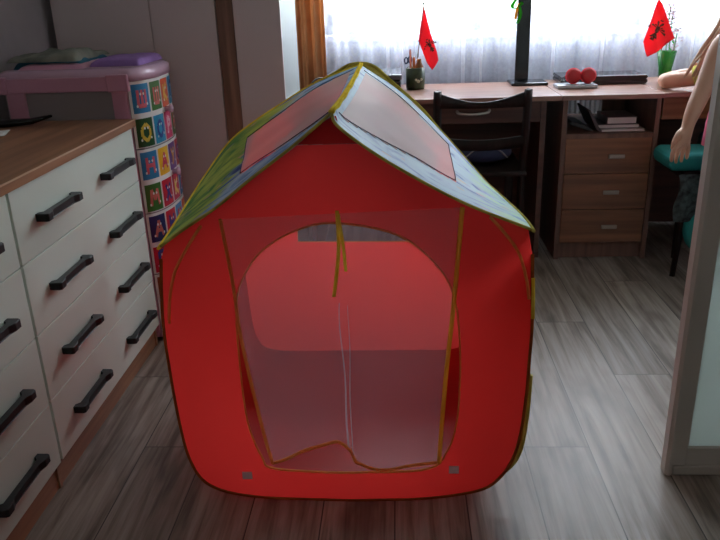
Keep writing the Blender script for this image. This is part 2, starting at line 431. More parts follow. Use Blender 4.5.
# window: frame, two casements, sill, panes
wn = sthing('window_1')
f = MB(); FY0, FY1 = BY+.07, BY+.14
xs = [WX0, .43, 1.24, WX1]
f.box(WX0, WX1, FY0, FY1, WZ0, WZ0+.045); f.box(WX0, WX1, FY0, FY1, WZ1-.05, WZ1)
for x in xs: f.box(max(WX0, x-.03), min(WX1, x+.03), FY0, FY1, WZ0, WZ1)
obj('window_frame', f, 'pvc', wn)
for a, b in zip(xs, xs[1:]):
    s_ = MB(); A, B = a+.028, b-.028
    for (x0, x1, z0, z1) in ((A, B, WZ0+.04, WZ0+.105), (A, B, WZ1-.11, WZ1-.045), (A, A+.06, WZ0+.04, WZ1-.05), (B-.06, B, WZ0+.04, WZ1-.05)):
        s_.box(x0, x1, FY0-.015, FY1-.02, z0, z1, .006)
    so = obj('window_sash', s_, 'pvc', wn)
    obj('pane', MB().box(A+.055, B-.055, FY0+.03, FY0+.034, WZ0+.1, WZ1-.105), 'glass', so)
obj('window_handle', MB().box(1.20, 1.215, FY0-.05, FY0-.02, 1.55, 1.67, .005).box(1.195, 1.22, FY0-.022, FY0-.014, 1.5, 1.6, .003), 'pvc', wn)
obj('window_sill', MB().box(WX0-.04, WX1+.04, BY-.085, FY0+.01, WZ0-.035, WZ0, .008), 'pvc', wn)

for nm, x0, x1, y0, y1 in (('baseboard_left', LX, LX+.015, FY, BY), ('baseboard_right', RX-.015, RX, FY, BY)):
    struct(nm, MB().box(x0, x1, y0, y1, 0, .06, .004), 'walnut')
struct('baseboard_back', MB().box(LX, RX, BY-.015, BY, 0, .06, .004), 'walnut')

# sliding glass door at the right
dr = sthing('door_1'); DX0, DX1, DY = .675, 1.55, 1.62
p = MB()
def stile(x0, sgn):
    # stepped handle profile
    poly = [(x0, DY), (x0+sgn*.008, DY-.006), (x0+sgn*.016, DY-.006), (x0+sgn*.019, DY+.002), (x0+sgn*.052, DY+.004), (x0+sgn*.056, DY+.010), (x0+sgn*.056, DY+.028), (x0, DY+.028)]
    if sgn < 0: poly = poly[::-1]
    p.prism(poly, 'z', .004, 2.2)
stile(DX0, 1); stile(DX1, -1)
p.box(DX0+.05, DX1-.05, DY+.002, DY+.028, .006, .082, .003); p.box(DX0+.019, DX1-.019, DY-.004, DY+.028, .004, .03, .003)
p.box(DX0+.05, DX1-.05, DY+.002, DY+.028, 2.13, 2.2)
obj('door_frame', p.fix(), 'door_alu', dr)
obj('frosted_pane', MB().box(DX0+.05, DX1-.05, DY+.012, DY+.017, .078, 2.14), 'frost', dr)
struct('trim_1', MB().box(DX0-.02, RX, DY-.03, DY+.06, 2.2, H), 'white_wall')
struct('wall_partition', MB().box(DX1, RX, DY-.01, DY+.05, 0, 2.2), 'wall')

# ================================================================= RADIATOR, CURTAINS
rad = thing('radiator', 'white ribbed radiator under the window, seen through the open desk shelf', 'radiator', (1.0, 3.99, 0.2))
r_ = MB()
for k in range(30):
    x = .62+.026*k; r_.box(x, x+.019, 3.955, 4.0, .24, .665, .006)
obj('fins', r_, 'white_rad', rad)
obj('manifold', MB().box(.60, 1.41, 3.97, 4.02, .665, .70, .004), 'white_rad', rad); obj('manifold', MB().box(.60, 1.41, 3.97, 4.02, .21, .24, .004), 'white_rad', rad)
obj('supply_pipe', MB().tube([(1.40, 3.99, .22), (1.46, 3.99, .22), (1.46, 4.0, 0)], .011), 'white_rad', rad)

def wavy_curtain(x0, x1, y, z0, z1, amp, waves, ph, fn=None):
    def F(u, v):
        x = x0+(x1-x0)*u; z = z0+(z1-z0)*v
        a = amp*(1-.35*v)
        d = a*math.sin(u*waves*2*PI+ph)+a*.5*math.sin(u*waves*4.7*PI+1.3+ph)+a*.4*noise.noise(V((u*waves*.7, v*1.5, ph)))
        q = V((x+.3*d, y+d, z))
        return fn(u, v, q) if fn else q
    return F
rail_z = 2.42
tl = thing('sheer_curtain', 'sheer white tulle curtain with lace border across the whole window', 'curtain', (.9, 3.9, .70))
F = wavy_curtain(-.50, 2.1, 3.90, .72, rail_z, .012, 19, .4)
obj('tulle', MB().grid(F, 560, 20), 'tulle', tl)
# lace scallops: a band of ovals and points woven in the lower half
lc = MB()
def lace_pt(x, z):
    u = (x+.50)/2.6; q = F(u, (z-.72)/(rail_z-.72)); q.y -= .002; return q
def lace_shape(cx, cz, rx, rz, n=14, ring=.35):
    A = [lc.b.verts.new(lace_pt(cx+rx*math.cos(2*PI*k/n), cz+rz*math.sin(2*PI*k/n))) for k in range(n)]
    B = [lc.b.verts.new(lace_pt(cx+rx*ring*math.cos(2*PI*k/n), cz+rz*ring*math.sin(2*PI*k/n))) for k in range(n)]
    for k in range(n): lc.b.faces.new((A[k], A[(k+1) % n], B[(k+1) % n], B[k]))
x = -.46
while x < 2.05:
    lace_shape(x, .915, .016, .034, ring=.5); lace_shape(x+.02, .868, .012, .022, ring=.3); lace_shape(x, .962, .013, .009, ring=.2)
    x += .04
obj('lace_border', lc, 'lace', tl)
fl = MB()
for xf in (-.05, .02, .33, .42, .78, 1.02, 1.46, 1.62, 1.86):
    w2 = .012+.01*random.random()
    fl.grid(lambda u, v, xf=xf, w2=w2: V((xf+(u-.5)*w2*(1+.5*math.sin(v*3)), 3.872-.008*math.sin(u*PI), .725+v*(rail_z-.73))), 4, 14)
obj('gathered_folds', fl, 'tulle_dense', tl)

bc = tag(obj('drape_curtain', MB().grid(wavy_curtain(-.60, -.365, 3.833, .03, rail_z, .022, 4.2, 2.2), 90, 16), 'brown_curtain', solid=.003, base=(-.48, 3.82, .03)),
         'tan brown drape hanging at the left end of the window', 'curtain')
cr_ = thing('curtain_rod', 'metal rod above the window carrying tulle and drapes, above the photo', 'curtain rod', (.9, 3.87, 2.44))
obj('rod', MB().tube([(-.6, 3.87, 2.44), (2.2, 3.87, 2.44)], .014), 'metal', cr_)
for bx_ in (-.5, 2.06): obj('bracket', MB().box(bx_, bx_+.02, 3.87, 4.06, 2.43, 2.45), 'metal', cr_)

# ================================================================= WARDROBE
wx0, wx1, wy, wt = -1.362, -.457, 3.0, 2.3
wr = thing('wardrobe', 'tall mauve-grey wardrobe with walnut front strip, behind the plastic drawer tower', 'wardrobe', (-1.0, 3.4, 0))
c = MB(); c.box(wx0+.01, wx1-.018, wy+.03, 3.46, .06, wt-.02)
obj('carcass', c, 'wardrobe', wr)
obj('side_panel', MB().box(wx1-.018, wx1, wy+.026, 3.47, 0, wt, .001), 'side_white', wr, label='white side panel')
obj('upright_strip', MB().box(-.706, -.642, wy, wy+.022, 0, wt, .002), 'walnut', wr, label='walnut upright strip')
obj('wardrobe_top', MB().box(wx0, wx1, wy, 3.47, wt, wt+.025, .002), 'walnut', wr)
obj('plinth', MB().box(wx0+.01, -.48, wy+.03, wy+.05, 0, .06), 'walnut', wr)
for x0, x1, hx in ((wx0, -.972, -.995), (-.969, -.711, -.95), (-.640, wx1+.001, -.55)):
    d = obj('door', MB().box(x0, x1, wy+.004, wy+.024, .065, wt-.004, .0015), 'wardrobe', wr)
    if hx > -.6: continue
    obj('door_handle', MB().tube([(hx, wy+.004, 1.22+.02), (hx, wy-.02, 1.25), (hx, wy-.02, 1.40), (hx, wy+.004, 1.42)], .005), 'metal', d)

# ================================================================= DRESSER
FXD = -.885
ds = thing('dresser', 'long chest with white drawer fronts, black bow handles and brown top at left', 'chest of drawers', (-1.14, 1.35, 0))
obj('top_board', MB().box(-1.385, -.872, .25, 2.41, .801, .826, .002), 'dresser_wood', ds, label='brown wood top with pale edge')
obj('edge_band', MB().box(-.8725, -.8705, .25, 2.41, .8225, .827, 0), 'edge_light', ds)
c = MB(); c.box(-1.385, -.905, .26, 2.40, .07, .80)
for y in (.26, .726, 1.558, 2.385): c.box(-1.385, -.900, y, y+.014, 0, .80)
obj('carcass', c, 'dresser_wood', ds)
obj('plinth', MB().box(-.925, -.905, .27, 2.39, 0, .072), 'dresser_wood', ds)
zs = [.080, .256, .437, .619, .798]
def bow_handle(y0, y1, z, par):
    yc = (y0+y1)/2; hl = (y1-y0)/2; x0 = FXD
    poly = [(x0-.001, yc-hl), (x0+.026, yc-hl), (x0+.032, yc-hl+.004), (x0+.032, yc-hl+.026), (x0+.024, yc-hl+.044), (x0+.024, yc+hl-.044), (x0+.032, yc+hl-.026), (x0+.032, yc+hl-.004), (x0+.026, yc+hl), (x0-.001, yc+hl),
            (x0-.001, yc+hl-.016), (x0+.012, yc+hl-.024), (x0+.012, yc-hl+.024), (x0-.001, yc-hl+.016)]
    m = MB().prism(poly, 'z', z-.010, z+.010); bmesh.ops.bevel(m.b, geom=m.b.edges[:], offset=.0015, segments=1, affect='EDGES')
    obj('handle', m.fix(), 'black', par)
for y0, y1 in ((1.5705, 2.397), (.739, 1.559), (.268, .729)):
    for k in range(4):
        z0, z1 = zs[k]+.0015, zs[k+1]-.0015
        d = obj('drawer', MB().box(FXD-.018, FXD, y0, y1, z0, z1, .0015), 'dresser_white', ds)
        zc = z0+(z1-z0)*.49
        if y0 > 1.5: ya, yb = (1.672, 1.886), (2.086, 2.314)
        elif y0 > .7: ya, yb = (.84, 1.05), (1.252, 1.462)
        else: ya, yb = (.39, .60), None
        bow_handle(ya[0], ya[1], zc, d)
        if yb: bow_handle(yb[0], yb[1], zc, d)

# ================================================================= PLASTIC DRAWER TOWER with alphabet stickers
oy0, oy1, oxb = 2.43, 2.80, -1.33
ocy, ohw = (oy0+oy1)/2, (oy1-oy0)/2
def front_x(y, ex=0):
    t = min(1, abs((y-ocy)/ohw)); return -.890+ex+.062*(1-t**2.4)**.55
arc = [V((front_x(oy0+(oy1-oy0)*(.5-.5*math.cos(PI*i/120))), oy0+(oy1-oy0)*(.5-.5*math.cos(PI*i/120)), 0)) for i in range(121)]
def arc_len():
    return sum((b-a).length for a, b in zip(arc, arc[1:]))
AL = arc_len()
def on_arc(s, z, off):
    t = max(0, min(1, s/AL)); a = along(arc, max(0, t-.004)); b = along(arc, min(1, t+.004)); p_ = along(arc, t)
    tg = (b-a).normalized(); nrm = V((tg.y, -tg.x, 0))
    return V((p_.x, p_.y, z))+nrm*off
def foot(ex, inset=0):
    """plan outline of the tower"""
    P = [(a.x+ex-inset, ocy+(a.y-ocy)*(1+ex/ohw-inset/ohw)) for a in arc[::4]]
    P += [(oxb-ex+inset+.03, oy1+ex-inset), (oxb-ex+inset, oy1+ex-inset-.03), (oxb-ex+inset, oy0-ex+inset+.03), (oxb-ex+inset+.03, oy0-ex+inset)]
    return P
tw = thing('drawer_tower', 'pink plastic drawer tower with colourful alphabet stickers on its bowed front', 'storage tower', (-1.08, ocy, 0))
top = MB()
P0 = foot(.006); 
for (z0, z1, e0, e1) in ((.945, .975, .006, .004), (.975, .985, .004, -.012)):
    A = [top.b.verts.new((x, y, z0)) for x, y in foot(e0)]; B = [top.b.verts.new((x, y, z1)) for x, y in foot(e1)]
    for k in range(len(A)):
        f_ = top.b.faces.new((A[k], A[(k+1) % len(A)], B[(k+1) % len(A)], B[k])); f_.smooth = True
    if z1 > .98: top.b.faces.new(B)
    if z0 < .95: top.b.faces.new(A[::-1])
bmesh.ops.remove_doubles(top.b, verts=top.b.verts[:], dist=1e-5)
obj('lid', top.fix(), 'lilac_plastic', tw, label='lilac pink rounded lid')
rim = MB().box(oxb, -.885, oy0-.012, oy0+.004, .915, .962, .004).box(oxb-.005, oxb+.04, oy0-.018, oy0+.004, .912, .968, .005).box(-.955, -.882, oy0-.018, oy0+.004, .912, .968, .005)
obj('rim', rim, 'pink_plastic', tw)
po = MB()
for x0, x1 in ((oxb+.03, oxb+.09), (-.945, -.893)):
    po.box(x0, x1, oy0-.010, oy0+.02, .02, .92, .004); po.box(x0, x1, oy1-.02, oy1+.004, .02, .92, .004)
obj('corner_post', po, 'pink_plastic', tw)
obj('base', MB().prism(foot(.002), 'z', .015, .04).fix(), 'pink_plastic', tw)
for sx, sy in ((oxb+.05, oy0+.05), (oxb+.05, oy1-.05), (-.93, oy0+.05), (-.93, oy1-.05)): obj('foot', MB().lathe([(0, 0), (.016, .001), (.018, .008), (.012, .016), (0, .016)], (sx, sy, 0), 12), 'blackgloss', tw)
# sticker letters as strokes in a unit square
GL = {'A': [((.1, 0), (.5, 1)), ((.5, 1), (.9, 0)), ((.25, .38), (.75, .38))],
      'W': [((.12, 1), (.12, .08)), ((.5, 1), (.5, .08)), ((.88, 1), (.88, .08)), ((.12, .08), (.88, .08))],
      'H': [((.15, 0), (.15, 1)), ((.85, 0), (.85, 1)), ((.15, .5), (.85, .5))],
      'O': [((.5, 0), (.1, .3)), ((.1, .3), (.1, .7)), ((.1, .7), (.5, 1)), ((.5, 1), (.9, .7)), ((.9, .7), (.9, .3)), ((.9, .3), (.5, 0))],
      'K': [((.15, 0), (.15, 1)), ((.15, .5), (.85, 1)), ((.15, .5), (.85, 0))],
      'M': [((.08, 0), (.2, 1)), ((.2, 1), (.5, .35)), ((.5, .35), (.8, 1)), ((.8, 1), (.92, 0))],
      'Y': [((.15, 1), (.5, .5)), ((.85, 1), (.3, 0))],
      'P': [((.15, 0), (.15, 1)), ((.15, 1), (.85, 1)), ((.85, 1), (.85, 0))],
      'R': [((.2, 0), (.2, 1)), ((.2, 1), (.8, .85)), ((.8, .85), (.8, .55)), ((.8, .55), (.2, .45))],
      'X': [((.12, 0), (.88, 1)), ((.12, 1), (.88, 0))]}
SC = {'blue': (46, 132, 182), 'green': (62, 118, 48), 'orange': (226, 96, 60), 'dkgreen': (26, 84, 40), 'ltblue': (48, 150, 190), 'pink': (214, 62, 110),
      'yellow': (236, 186, 40), 'purple': (110, 70, 140), 'red': (196, 40, 60), 'navy': (28, 40, 96), 'crimson': (190, 38, 76), 'sky': (80, 150, 200), 'brown': (170, 80, 40)}
for k, v in SC.items(): mk('st_'+k, plain('sticker_'+k, srgb(*v), .3, .1, 40))
LC = {'blue': (214, 96, 110), 'green': (216, 110, 100), 'orange': (240, 196, 90), 'dkgreen': (220, 190, 60), 'ltblue': (40, 70, 150), 'pink': (246, 190, 200),
      'yellow': (206, 60, 90), 'purple': (220, 160, 60), 'red': (60, 60, 140), 'navy': (206, 110, 100), 'crimson': (240, 210, 120), 'sky': (220, 80, 80), 'brown': (240, 200, 80)}
for k, v in LC.items(): mk('ch_'+k, plain('character_'+k, srgb(*v), .4, .15, 90))
rows = [[('blue', 'W'), ('green', 'W'), ('orange', 'K'), ('ltblue', 'P'), ('yellow', 'A')],
        [('dkgreen', 'O'), ('ltblue', 'O'), ('pink', 'R'), ('green', 'H'), ('navy', 'X')],
        [('blue', 'H'), ('yellow', 'A'), ('purple', 'Y'), ('red', 'O'), ('green', 'P')],
        [('green', 'M'), ('red', 'X'), ('crimson', 'K'), ('blue', 'A'), ('yellow', 'H')],
        [('navy', 'A'), ('red', 'H'), ('sky', 'M'), ('orange', 'O'), ('dkgreen', 'R')],
        [('red', 'P'), ('orange', 'K'), ('blue', 'W'), ('pink', 'Y'), ('sky', 'A')],
        [('brown', 'Y'), ('yellow', 'R'), ('green', 'A'), ('purple', 'W'), ('red', 'K')],
        [('orange', 'R'), ('dkgreen', 'X'), ('navy', 'H'), ('sky', 'P'), ('blue', 'M')]]
ztop, pitch = .943, .1135
for d_i in range(4):
    z1 = ztop-2*pitch*d_i; z0 = z1-2*pitch+.004
    m = MB()
    m.grid(lambda u, v: on_arc(u*AL, z0+(z1-z0)*v, 0), 60, 1)
    m.box(oxb+.02, -.892, oy0+.004, oy1-.006, z0+.004, z1-.012)
    dd = obj('drawer', m, ['milky'], tw, label='milky grey drawer with white bowed front')
    dd.data.materials.append(MT['sticker_white'])
    for pl in dd.data.polygons[:60]: pl.material_index = 1
    for r2 in range(2):
        row = rows[2*d_i+r2]; za = z1-pitch*r2-.010; zb = z1-pitch*(r2+1)+.008
        for ci in range(5):
            cn, ch = row[ci]; sw = AL/5; s0 = sw*ci+.005+(.004 if ci == 0 else 0); s1 = sw*(ci+1)-.004
            q = MB(); q.mi = 0
            q.grid(lambda u, v: on_arc(s0+(s1-s0)*u, zb+(za-zb)*v, .0012), 8, 1)
            q.mi = 1
            for (a, b) in GL[ch]:
                def P2(t, side, a=a, b=b):
                    du, dv = b[0]-a[0], b[1]-a[1]; l = math.hypot(du, dv); nu, nv = -dv/l, du/l
                    uu = a[0]+du*t+nu*.12*side; vv = a[1]+dv*t+nv*.12*side
                    return on_arc(s0+(s1-s0)*(.2+.6*uu), zb+(za-zb)*(.2+.6*vv), .0026)
                q.grid(lambda u, v: P2(u, v*2-1), 5, 1)
            q.mi = 2   # little eyes and highlights of the printed letters
            for (eu, ev) in ((.42, .66), (.60, .66), (.2, .25), (.78, .3)):
                cpt = [on_arc(s0+(s1-s0)*(eu+.05*math.cos(2*PI*k/8)), zb+(za-zb)*(ev+.05*math.sin(2*PI*k/8)), .0034) for k in range(8)]
                ff = q.b.faces.new([q.b.verts.new(p_) for p_ in cpt]); ff.material_index = 2
            obj('sticker', q, ['st_'+cn, 'ch_'+cn, 'sticker_white'], dd)
    kz = z1-pitch; kb = on_arc(AL*.47, kz, 0)
    obj('knob', MB().lathe([(0, -.002), (.010, 0), (.009, .012), (.015, .018), (.013, .026), (0, .028)], kb, 16, 'x'), 'lilac_plastic', dd)

# clothes on top of the tower
def soft_pile(x0, x1, y0, y1, z0, h, seed, top_amp=.3, n=30):
    def Fn(u, v):
        # superellipsoid-ish folded cloth
        a = (u-.5)*2; b = (v-.5)*2
        e = max(0, (1-abs(a)**5))**.35*max(0, (1-abs(b)**5))**.35
        nz_ = noise.noise(V((u*3.1, v*3.1, seed)))*.5+noise.noise(V((u*7, v*6, seed+9)))*.25
        return V((x0+(x1-x0)*u+.01*nz_, y0+(y1-y0)*v+.01*nz_, z0+h*e*(1+top_amp*nz_)))
    m = MB(); m.grid(Fn, n, n)
    bt = [m.b.verts.new(c_) for c_ in ((x0, y0, z0), (x1, y0, z0), (x1, y1, z0), (x0, y1, z0))]; m.b.faces.new(bt[::-1])
    return m
ct = thing('folded_clothes', 'crumpled grey-olive garment over teal and pink ones on the drawer tower', 'clothes', (-1.18, 2.62, .985))
obj('pink_layer', soft_pile(-1.27, -1.05, 2.47, 2.72, .985, .018, 3), 'pink_plastic', ct, label='pink folded layer')
obj('teal_layer', soft_pile(-1.30, -1.065, 2.50, 2.78, .985, .034, 5, .4), 'teal_blue', ct, label='dark teal folded layer')
obj('garment', soft_pile(-1.315, -1.075, 2.49, 2.80, 1.008, .026, 8, 1.3, 44), 'camo', ct, label='crumpled grey-olive garment')
tag(obj('folded_fleece', soft_pile(-1.045, -.875, 2.52, 2.80, .986, .026, 12, .35), 'purple'), 'purple folded fleece at the front of the drawer tower lid', 'clothes')
# things on the dresser
sh = MB().tube([(-1.40+.03, 2.30, .842), (-1.26, 2.30, .838), (-1.18, 2.32, .840), (-1.135, 2.37, .848)], [.02, .024, .018, .008], 10, flat=.55)
tag(obj('black_strap', sh, 'blackgloss'), 'flat curved glossy black strap lying on the brown dresser top', 'strap')
pp = MB().grid(lambda u, v: V((-1.36+.19*u-.02*v, 2.10+.10*v, .828+.006*math.sin(u*5+v*3)**2)), 12, 8)
tag(obj('paper_sheet', pp, 'paper', solid=.002), 'small pale crumpled paper on the dresser beside the black strap', 'paper')

# ================================================================= TENT
tn = thing('play_tent', 'red pop-up house play tent with printed roof and net door, on the floor', 'play tent', (-.13, 1.9, 0))
TYF, TYB = 1.50, 2.33
side_r = [(.285, .655), (.289, .575), (.294, .478), (.292, .385), (.289, .298), (.274, .165), (.235, .082), (.164, .034), (-.009, .011), (-.259, .012), (-.41, .026), (-.492, .064), (-.527, .126), (-.541, .217), (-.548, .355), (-.549, .485), (-.538, .6), (-.531, .656)]
body = [V((p_.x, p_.y)) for p_ in crom([(x, z, 0) for x, z in side_r], 6)]
roofl = [(-.516, .694), (-.465, .727), (-.386, .777), (-.311, .834), (-.216, .901), (-.135, .962), (-.116, .936), (-.025, .868), (.125, .781), (.272, .718)]
roof_line = [V((p_.x, p_.y)) for p_ in crom([(x, z, 0) for x, z in roofl], 4)]
outer = body+roof_line
hole = [(-.31, .108), (-.344, .145), (-.366, .22), (-.373, .30), (-.374, .42), (-.371, .52), (-.355, .60), (-.302, .676), (-.215, .725), (-.128, .737), (0, .706), (.086, .629), (.119, .553), (.131, .454), (.133, .34), (.127, .24), (.107, .165), (.062, .112), (-.1, .102)]
hole = [V((p_.x, p_.y)) for p_ in crom([(x, z, 0) for x, z in hole], 5, True)]
def inside(p_, poly):
    c_ = False; n = len(poly); j = n-1
    for i in range(n):
        a, b = poly[i], poly[j]
        if (a.y > p_.y) != (b.y > p_.y) and p_.x < (b.x-a.x)*(p_.y-a.y)/(b.y-a.y)+a.x: c_ = not c_
        j = i
    return c_
def sheet(poly, holes, yfn, step=.025):
    vs = list(poly); es = [(i, (i+1) % len(poly)) for i in range(len(poly))]
    for h_ in holes:
        k = len(vs); vs += list(h_); es += [(k+i, k+(i+1) % len(h_)) for i in range(len(h_))]
    x0 = min(v.x for v in poly); x1 = max(v.x for v in poly); z0 = min(v.y for v in poly); z1 = max(v.y for v in poly)
    x = x0
    while x < x1:
        z = z0+step*.37
        while z < z1:
            q = V((x+.003*math.sin(z*50), z))
            if inside(q, poly) and not any(inside(q, h_) for h_ in holes):
                if min((q-v).length for v in vs[:len(poly)+sum(len(h_) for h_ in holes)]) > step*.45: vs.append(q)
            z += step
        x += step
    res = delaunay_2d_cdt([V((v.x, v.y)) for v in vs], es, [], 0, 1e-6)
    m = MB(); nv = [m.b.verts.new((v.x, yfn(v.x, v.y), v.y)) for v in res[0]]
    for t in res[2]:
        cpt = sum((res[0][i] for i in t), V((0, 0)))/len(t)
        if inside(cpt, poly) and not any(inside(cpt, h_) for h_ in holes):
            f_ = m.b.faces.new([nv[i] for i in t]); f_.smooth = True
    return m
def yfront(x, z):
    r = 1.50-.012*math.sin(max(0, min(1, (x+.55)/.84))*PI)*math.sin(max(0, min(1, z/.8))*PI)
    r += .004*noise.noise(V((x*7, z*4, 1.3)))
    if z < .06: r += .006*(1-z/.06)
    if abs(x+.13) > .36: r += .25*(abs(x+.13)-.36)**1.3*2
    return r
GZ = .905
# upper gable insert and main front
lower = []; 
def clip(poly, zc, keep_low):
    out = []
    n = len(poly)
    for i in range(n):
        a, b = poly[i], poly[(i+1) % n]
        ia = (a.y <= zc) if keep_low else (a.y >= zc); ib = (b.y <= zc) if keep_low else (b.y >= zc)
        if ia: out.append(a)
        if ia != ib: out.append(a.lerp(b, (zc-a.y)/(b.y-a.y)))
    return out
obj('front_panel', sheet(clip(outer, GZ, True), [hole], yfront), 'red', tn)
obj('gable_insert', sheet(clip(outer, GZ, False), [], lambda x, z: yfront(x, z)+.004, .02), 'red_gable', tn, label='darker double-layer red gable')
# seams and bindings
def on_front(pts, off=-.003): return [V((p_[0], yfront(p_[0], p_[1])+off, p_[1])) for p_ in pts]
def seam(name, pts2, r, mat, off=-.003, closed=False, flat=.5, par=None):
    return obj(name, MB().tube(on_front(pts2, off), r, 8, closed, flat), mat, par or tn)
seam('door_trim', [(p_.x, p_.y) for p_ in hole], .0045, 'binding', closed=True)
b2 = [(p_.x, p_.y) for p_ in body]
seam('outline_binding', b2, .0042, 'binding_dark', off=0)
al = crom([(-.531, .50, 0), (-.522, .56, 0), (-.50, .63, 0), (-.463, .69, 0), (-.43, .735, 0)], 6); ar = crom([(.283, .55, 0), (.274, .60, 0), (.255, .66, 0), (.225, .705, 0), (.19, .745, 0)], 6)
seam('loop_seam', [(p_.x, p_.y) for p_ in al], .0035, 'binding'); seam('loop_seam', [(p_.x, p_.y) for p_ in ar], .0035, 'binding')
seam('yellow_trim', [(.2895, .60), (.2925, .55), (.2945, .50)], .0042, 'binding_yellow', off=-.002)
obj('rear_corner_binding', MB().tube(crom([(.232, 1.53, .060), (.272, 1.55, .085), (.292, 1.555, .13), (.303, 1.56, .22), (.306, 1.56, .33)], 5), .006, 8), 'binding_olive', tn)
# side and floor fabric
m = MB()
HF = lambda z: (z*(z/.25) if z < .25 else z) if z < .3 else .3+(z-.3)*.76
prof = body
def loft(u, v):
    i = u*(len(prof)-1); a = prof[int(i)]; b = prof[min(len(prof)-1, int(i)+1)]; q = a.lerp(b, i-int(i))
    y0 = yfront(q.x, q.y); y = y0+(TYB-y0)*v
    s = 1-.03*v; bul = .012*math.sin(v*PI)
    z = q.y*(1-v)+HF(q.y)*v
    x = -.13+(q.x+.13)*(s+bul*.5); 
    return V((x, y, max(.004, z)))
m.grid(loft, len(prof)-1, 16)
HF0 = 0
obj('side_and_floor_fabric', m, 'red', tn)
# back wall; net window, its unseen upper part enlarged to light the front
backp = [V((-.13+(p_.x+.13)*.97, max(.004, HF(p_.y)))) for p_ in body]+[V(q) for q in [(-.515, .66), (-.455, .79), (-.36, .855), (-.25, .92), (-.118, .962), (.012, .87), (.125, .755), (.22, .64)]]
win = [V(q) for q in [(-.344, .415), (.055, .41), (.10, .44), (.12, .70), (.00, .83), (-.10, .91), (-.14, .91), (-.27, .85), (-.40, .74), (-.40, .66), (-.344, .64)]]
obj('back_panel', sheet(backp, [win], lambda x, z: TYB+.005*noise.noise(V((x*5, z*5, 4))), .04), 'red', tn)
obj('back_window_net', sheet(win, [], lambda x, z: TYB, .05), 'net_back', tn)
obj('back_window_trim', MB().tube([V((p_.x, TYB-.003, p_.y)) for p_ in win], .004, 6, True, .5), 'binding', tn)
# roof panels
A0, B0 = V((-.135, 1.478, .972)), V((-.116, 2.38, .982))
ridge = crom([A0, V((-.130, 1.75, .966)), V((-.124, 2.1, .968)), B0], 8)
sides = {
 'right': dict(F=[A0, (-.118, 1.475, .942), (-.025, 1.47, .874), (.125, 1.47, .787), (.272, 1.47, .724)],
               G=[B0, (.015, 2.36, .893), (.139, 2.32, .772), (.261, 2.15, .651)],
               E=[(.272, 1.47, .724), (.281, 1.49, .716), (.295, 1.75, .676), (.261, 2.15, .651)], mat='roof_right',
               win=lambda u, v: .045 < v < .62 and (.10+.45*v) < u < (.93-.06*v)),
 'left': dict(F=[A0, (-.216, 1.475, .908), (-.311, 1.47, .840), (-.386, 1.47, .783), (-.465, 1.47, .733), (-.516, 1.47, .698)],
              G=[B0, (-.255, 2.36, .934), (-.365, 2.34, .875), (-.468, 2.30, .815), (-.535, 2.25, .763), (-.577, 2.05, .693)],
              E=[(-.516, 1.47, .698), (-.526, 1.49, .690), (-.545, 1.65, .683), (-.577, 2.05, .693)], mat='roof_left',
              win=lambda u, v: .045 < v < .56 and (.08+.52*v) < u < (.93-.18*v)),
}
for sd, q in sides.items():
    Fp, Gp, Ep = crom(q['F'], 8), crom(q['G'], 8), crom(q['E'], 8)
    def patch(u, v, Fp=Fp, Gp=Gp, Ep=Ep, sd=sd):
        c0, c1, d0, d1 = along(ridge, u), along(Ep, u), along(Fp, v), along(Gp, v)
        P = c0*(1-v)+c1*v+d0*(1-u)+d1*u-(Fp[0]*(1-u)*(1-v)+Gp[0]*u*(1-v)+Fp[-1]*(1-u)*v+Gp[-1]*u*v)
        k = math.sin(u*PI)*math.sin(v*PI)
        P.z += -.02*k+.006*k*noise.noise(V((u*9, v*2.5, 2 if sd == 'left' else 6)))
        return P
    rp = obj('roof_panel', MB().grid(patch, 48, 48, sel=lambda u, v: not q['win'](u, v), uv=True), q['mat'], tn,
             label='roof side printed with grass and sky' if sd == 'left' else 'pale sky-blue and mint roof side')
    obj('roof_net', MB().grid(lambda u, v: patch(u, v)+V((0, 0, .001)), 48, 48, sel=q['win']), 'net_roof', rp)
    # thin seam lines round the net
    e_ = MB(); vmax = .62 if sd == 'right' else .56; ua, ub = (.10, .45) if sd == 'right' else (.08, .52)
    lo = [patch(ua+ub*v, v)+V((0, 0, .003)) for v in [i/20*vmax for i in range(1, 21)]]
    hi = [patch((.93-.06*v) if sd == 'right' else (.93-.18*v), v)+V((0, 0, .003)) for v in [i/20*vmax for i in range(1, 21)]]
    e_.tube(lo, .0011, 6); e_.tube(hi, .0011, 6); e_.tube([lo[-1].lerp(hi[-1], t) if t in (0, 1) else patch((ua+ub*vmax)*(1-t)+((.93-.06*vmax) if sd == 'right' else (.93-.18*vmax))*t, vmax)+V((0, 0, .003)) for t in [i/10 for i in range(11)]], .0011, 6)
    obj('net_seam', e_, 'navy', rp)
    edge = Fp+Ep[1:]
    obj('roof_binding', MB().tube(Fp, .0032, 8), 'binding_olive', rp)
    obj('roof_binding', MB().tube(Ep[1:]+Gp[::-1][1:], .0036, 8), 'binding_yellow' if sd == 'left' else 'binding_olive', rp)
rb = MB(); rb.tube([p_+V((-.002, 0, .003)) for p_ in ridge], .0038, 8); rb.tube([p_+V((.004, 0, .002+.002*math.sin(i*1.3))) for i, p_ in enumerate(ridge)], .0036, 8)
obj('ridge_binding', rb, 'binding_yellow', tn)
bp_ = crom([(-.30, 2.43, .905), (-.22, 2.43, .945), (-.16, 2.43, .975), (-.116, 2.43, .980), (-.075, 2.43, .968), (-.02, 2.43, .920), (.07, 2.43, .840), (.13, 2.40, .775)], 6)
obj('rear_gable_binding', MB().tube(bp_, [.003+.006*math.sin(PI*min(1, (i+.6)/len(bp_))) for i in range(len(bp_))], 8, flat=.7), 'binding_olive', tn)
m = MB()
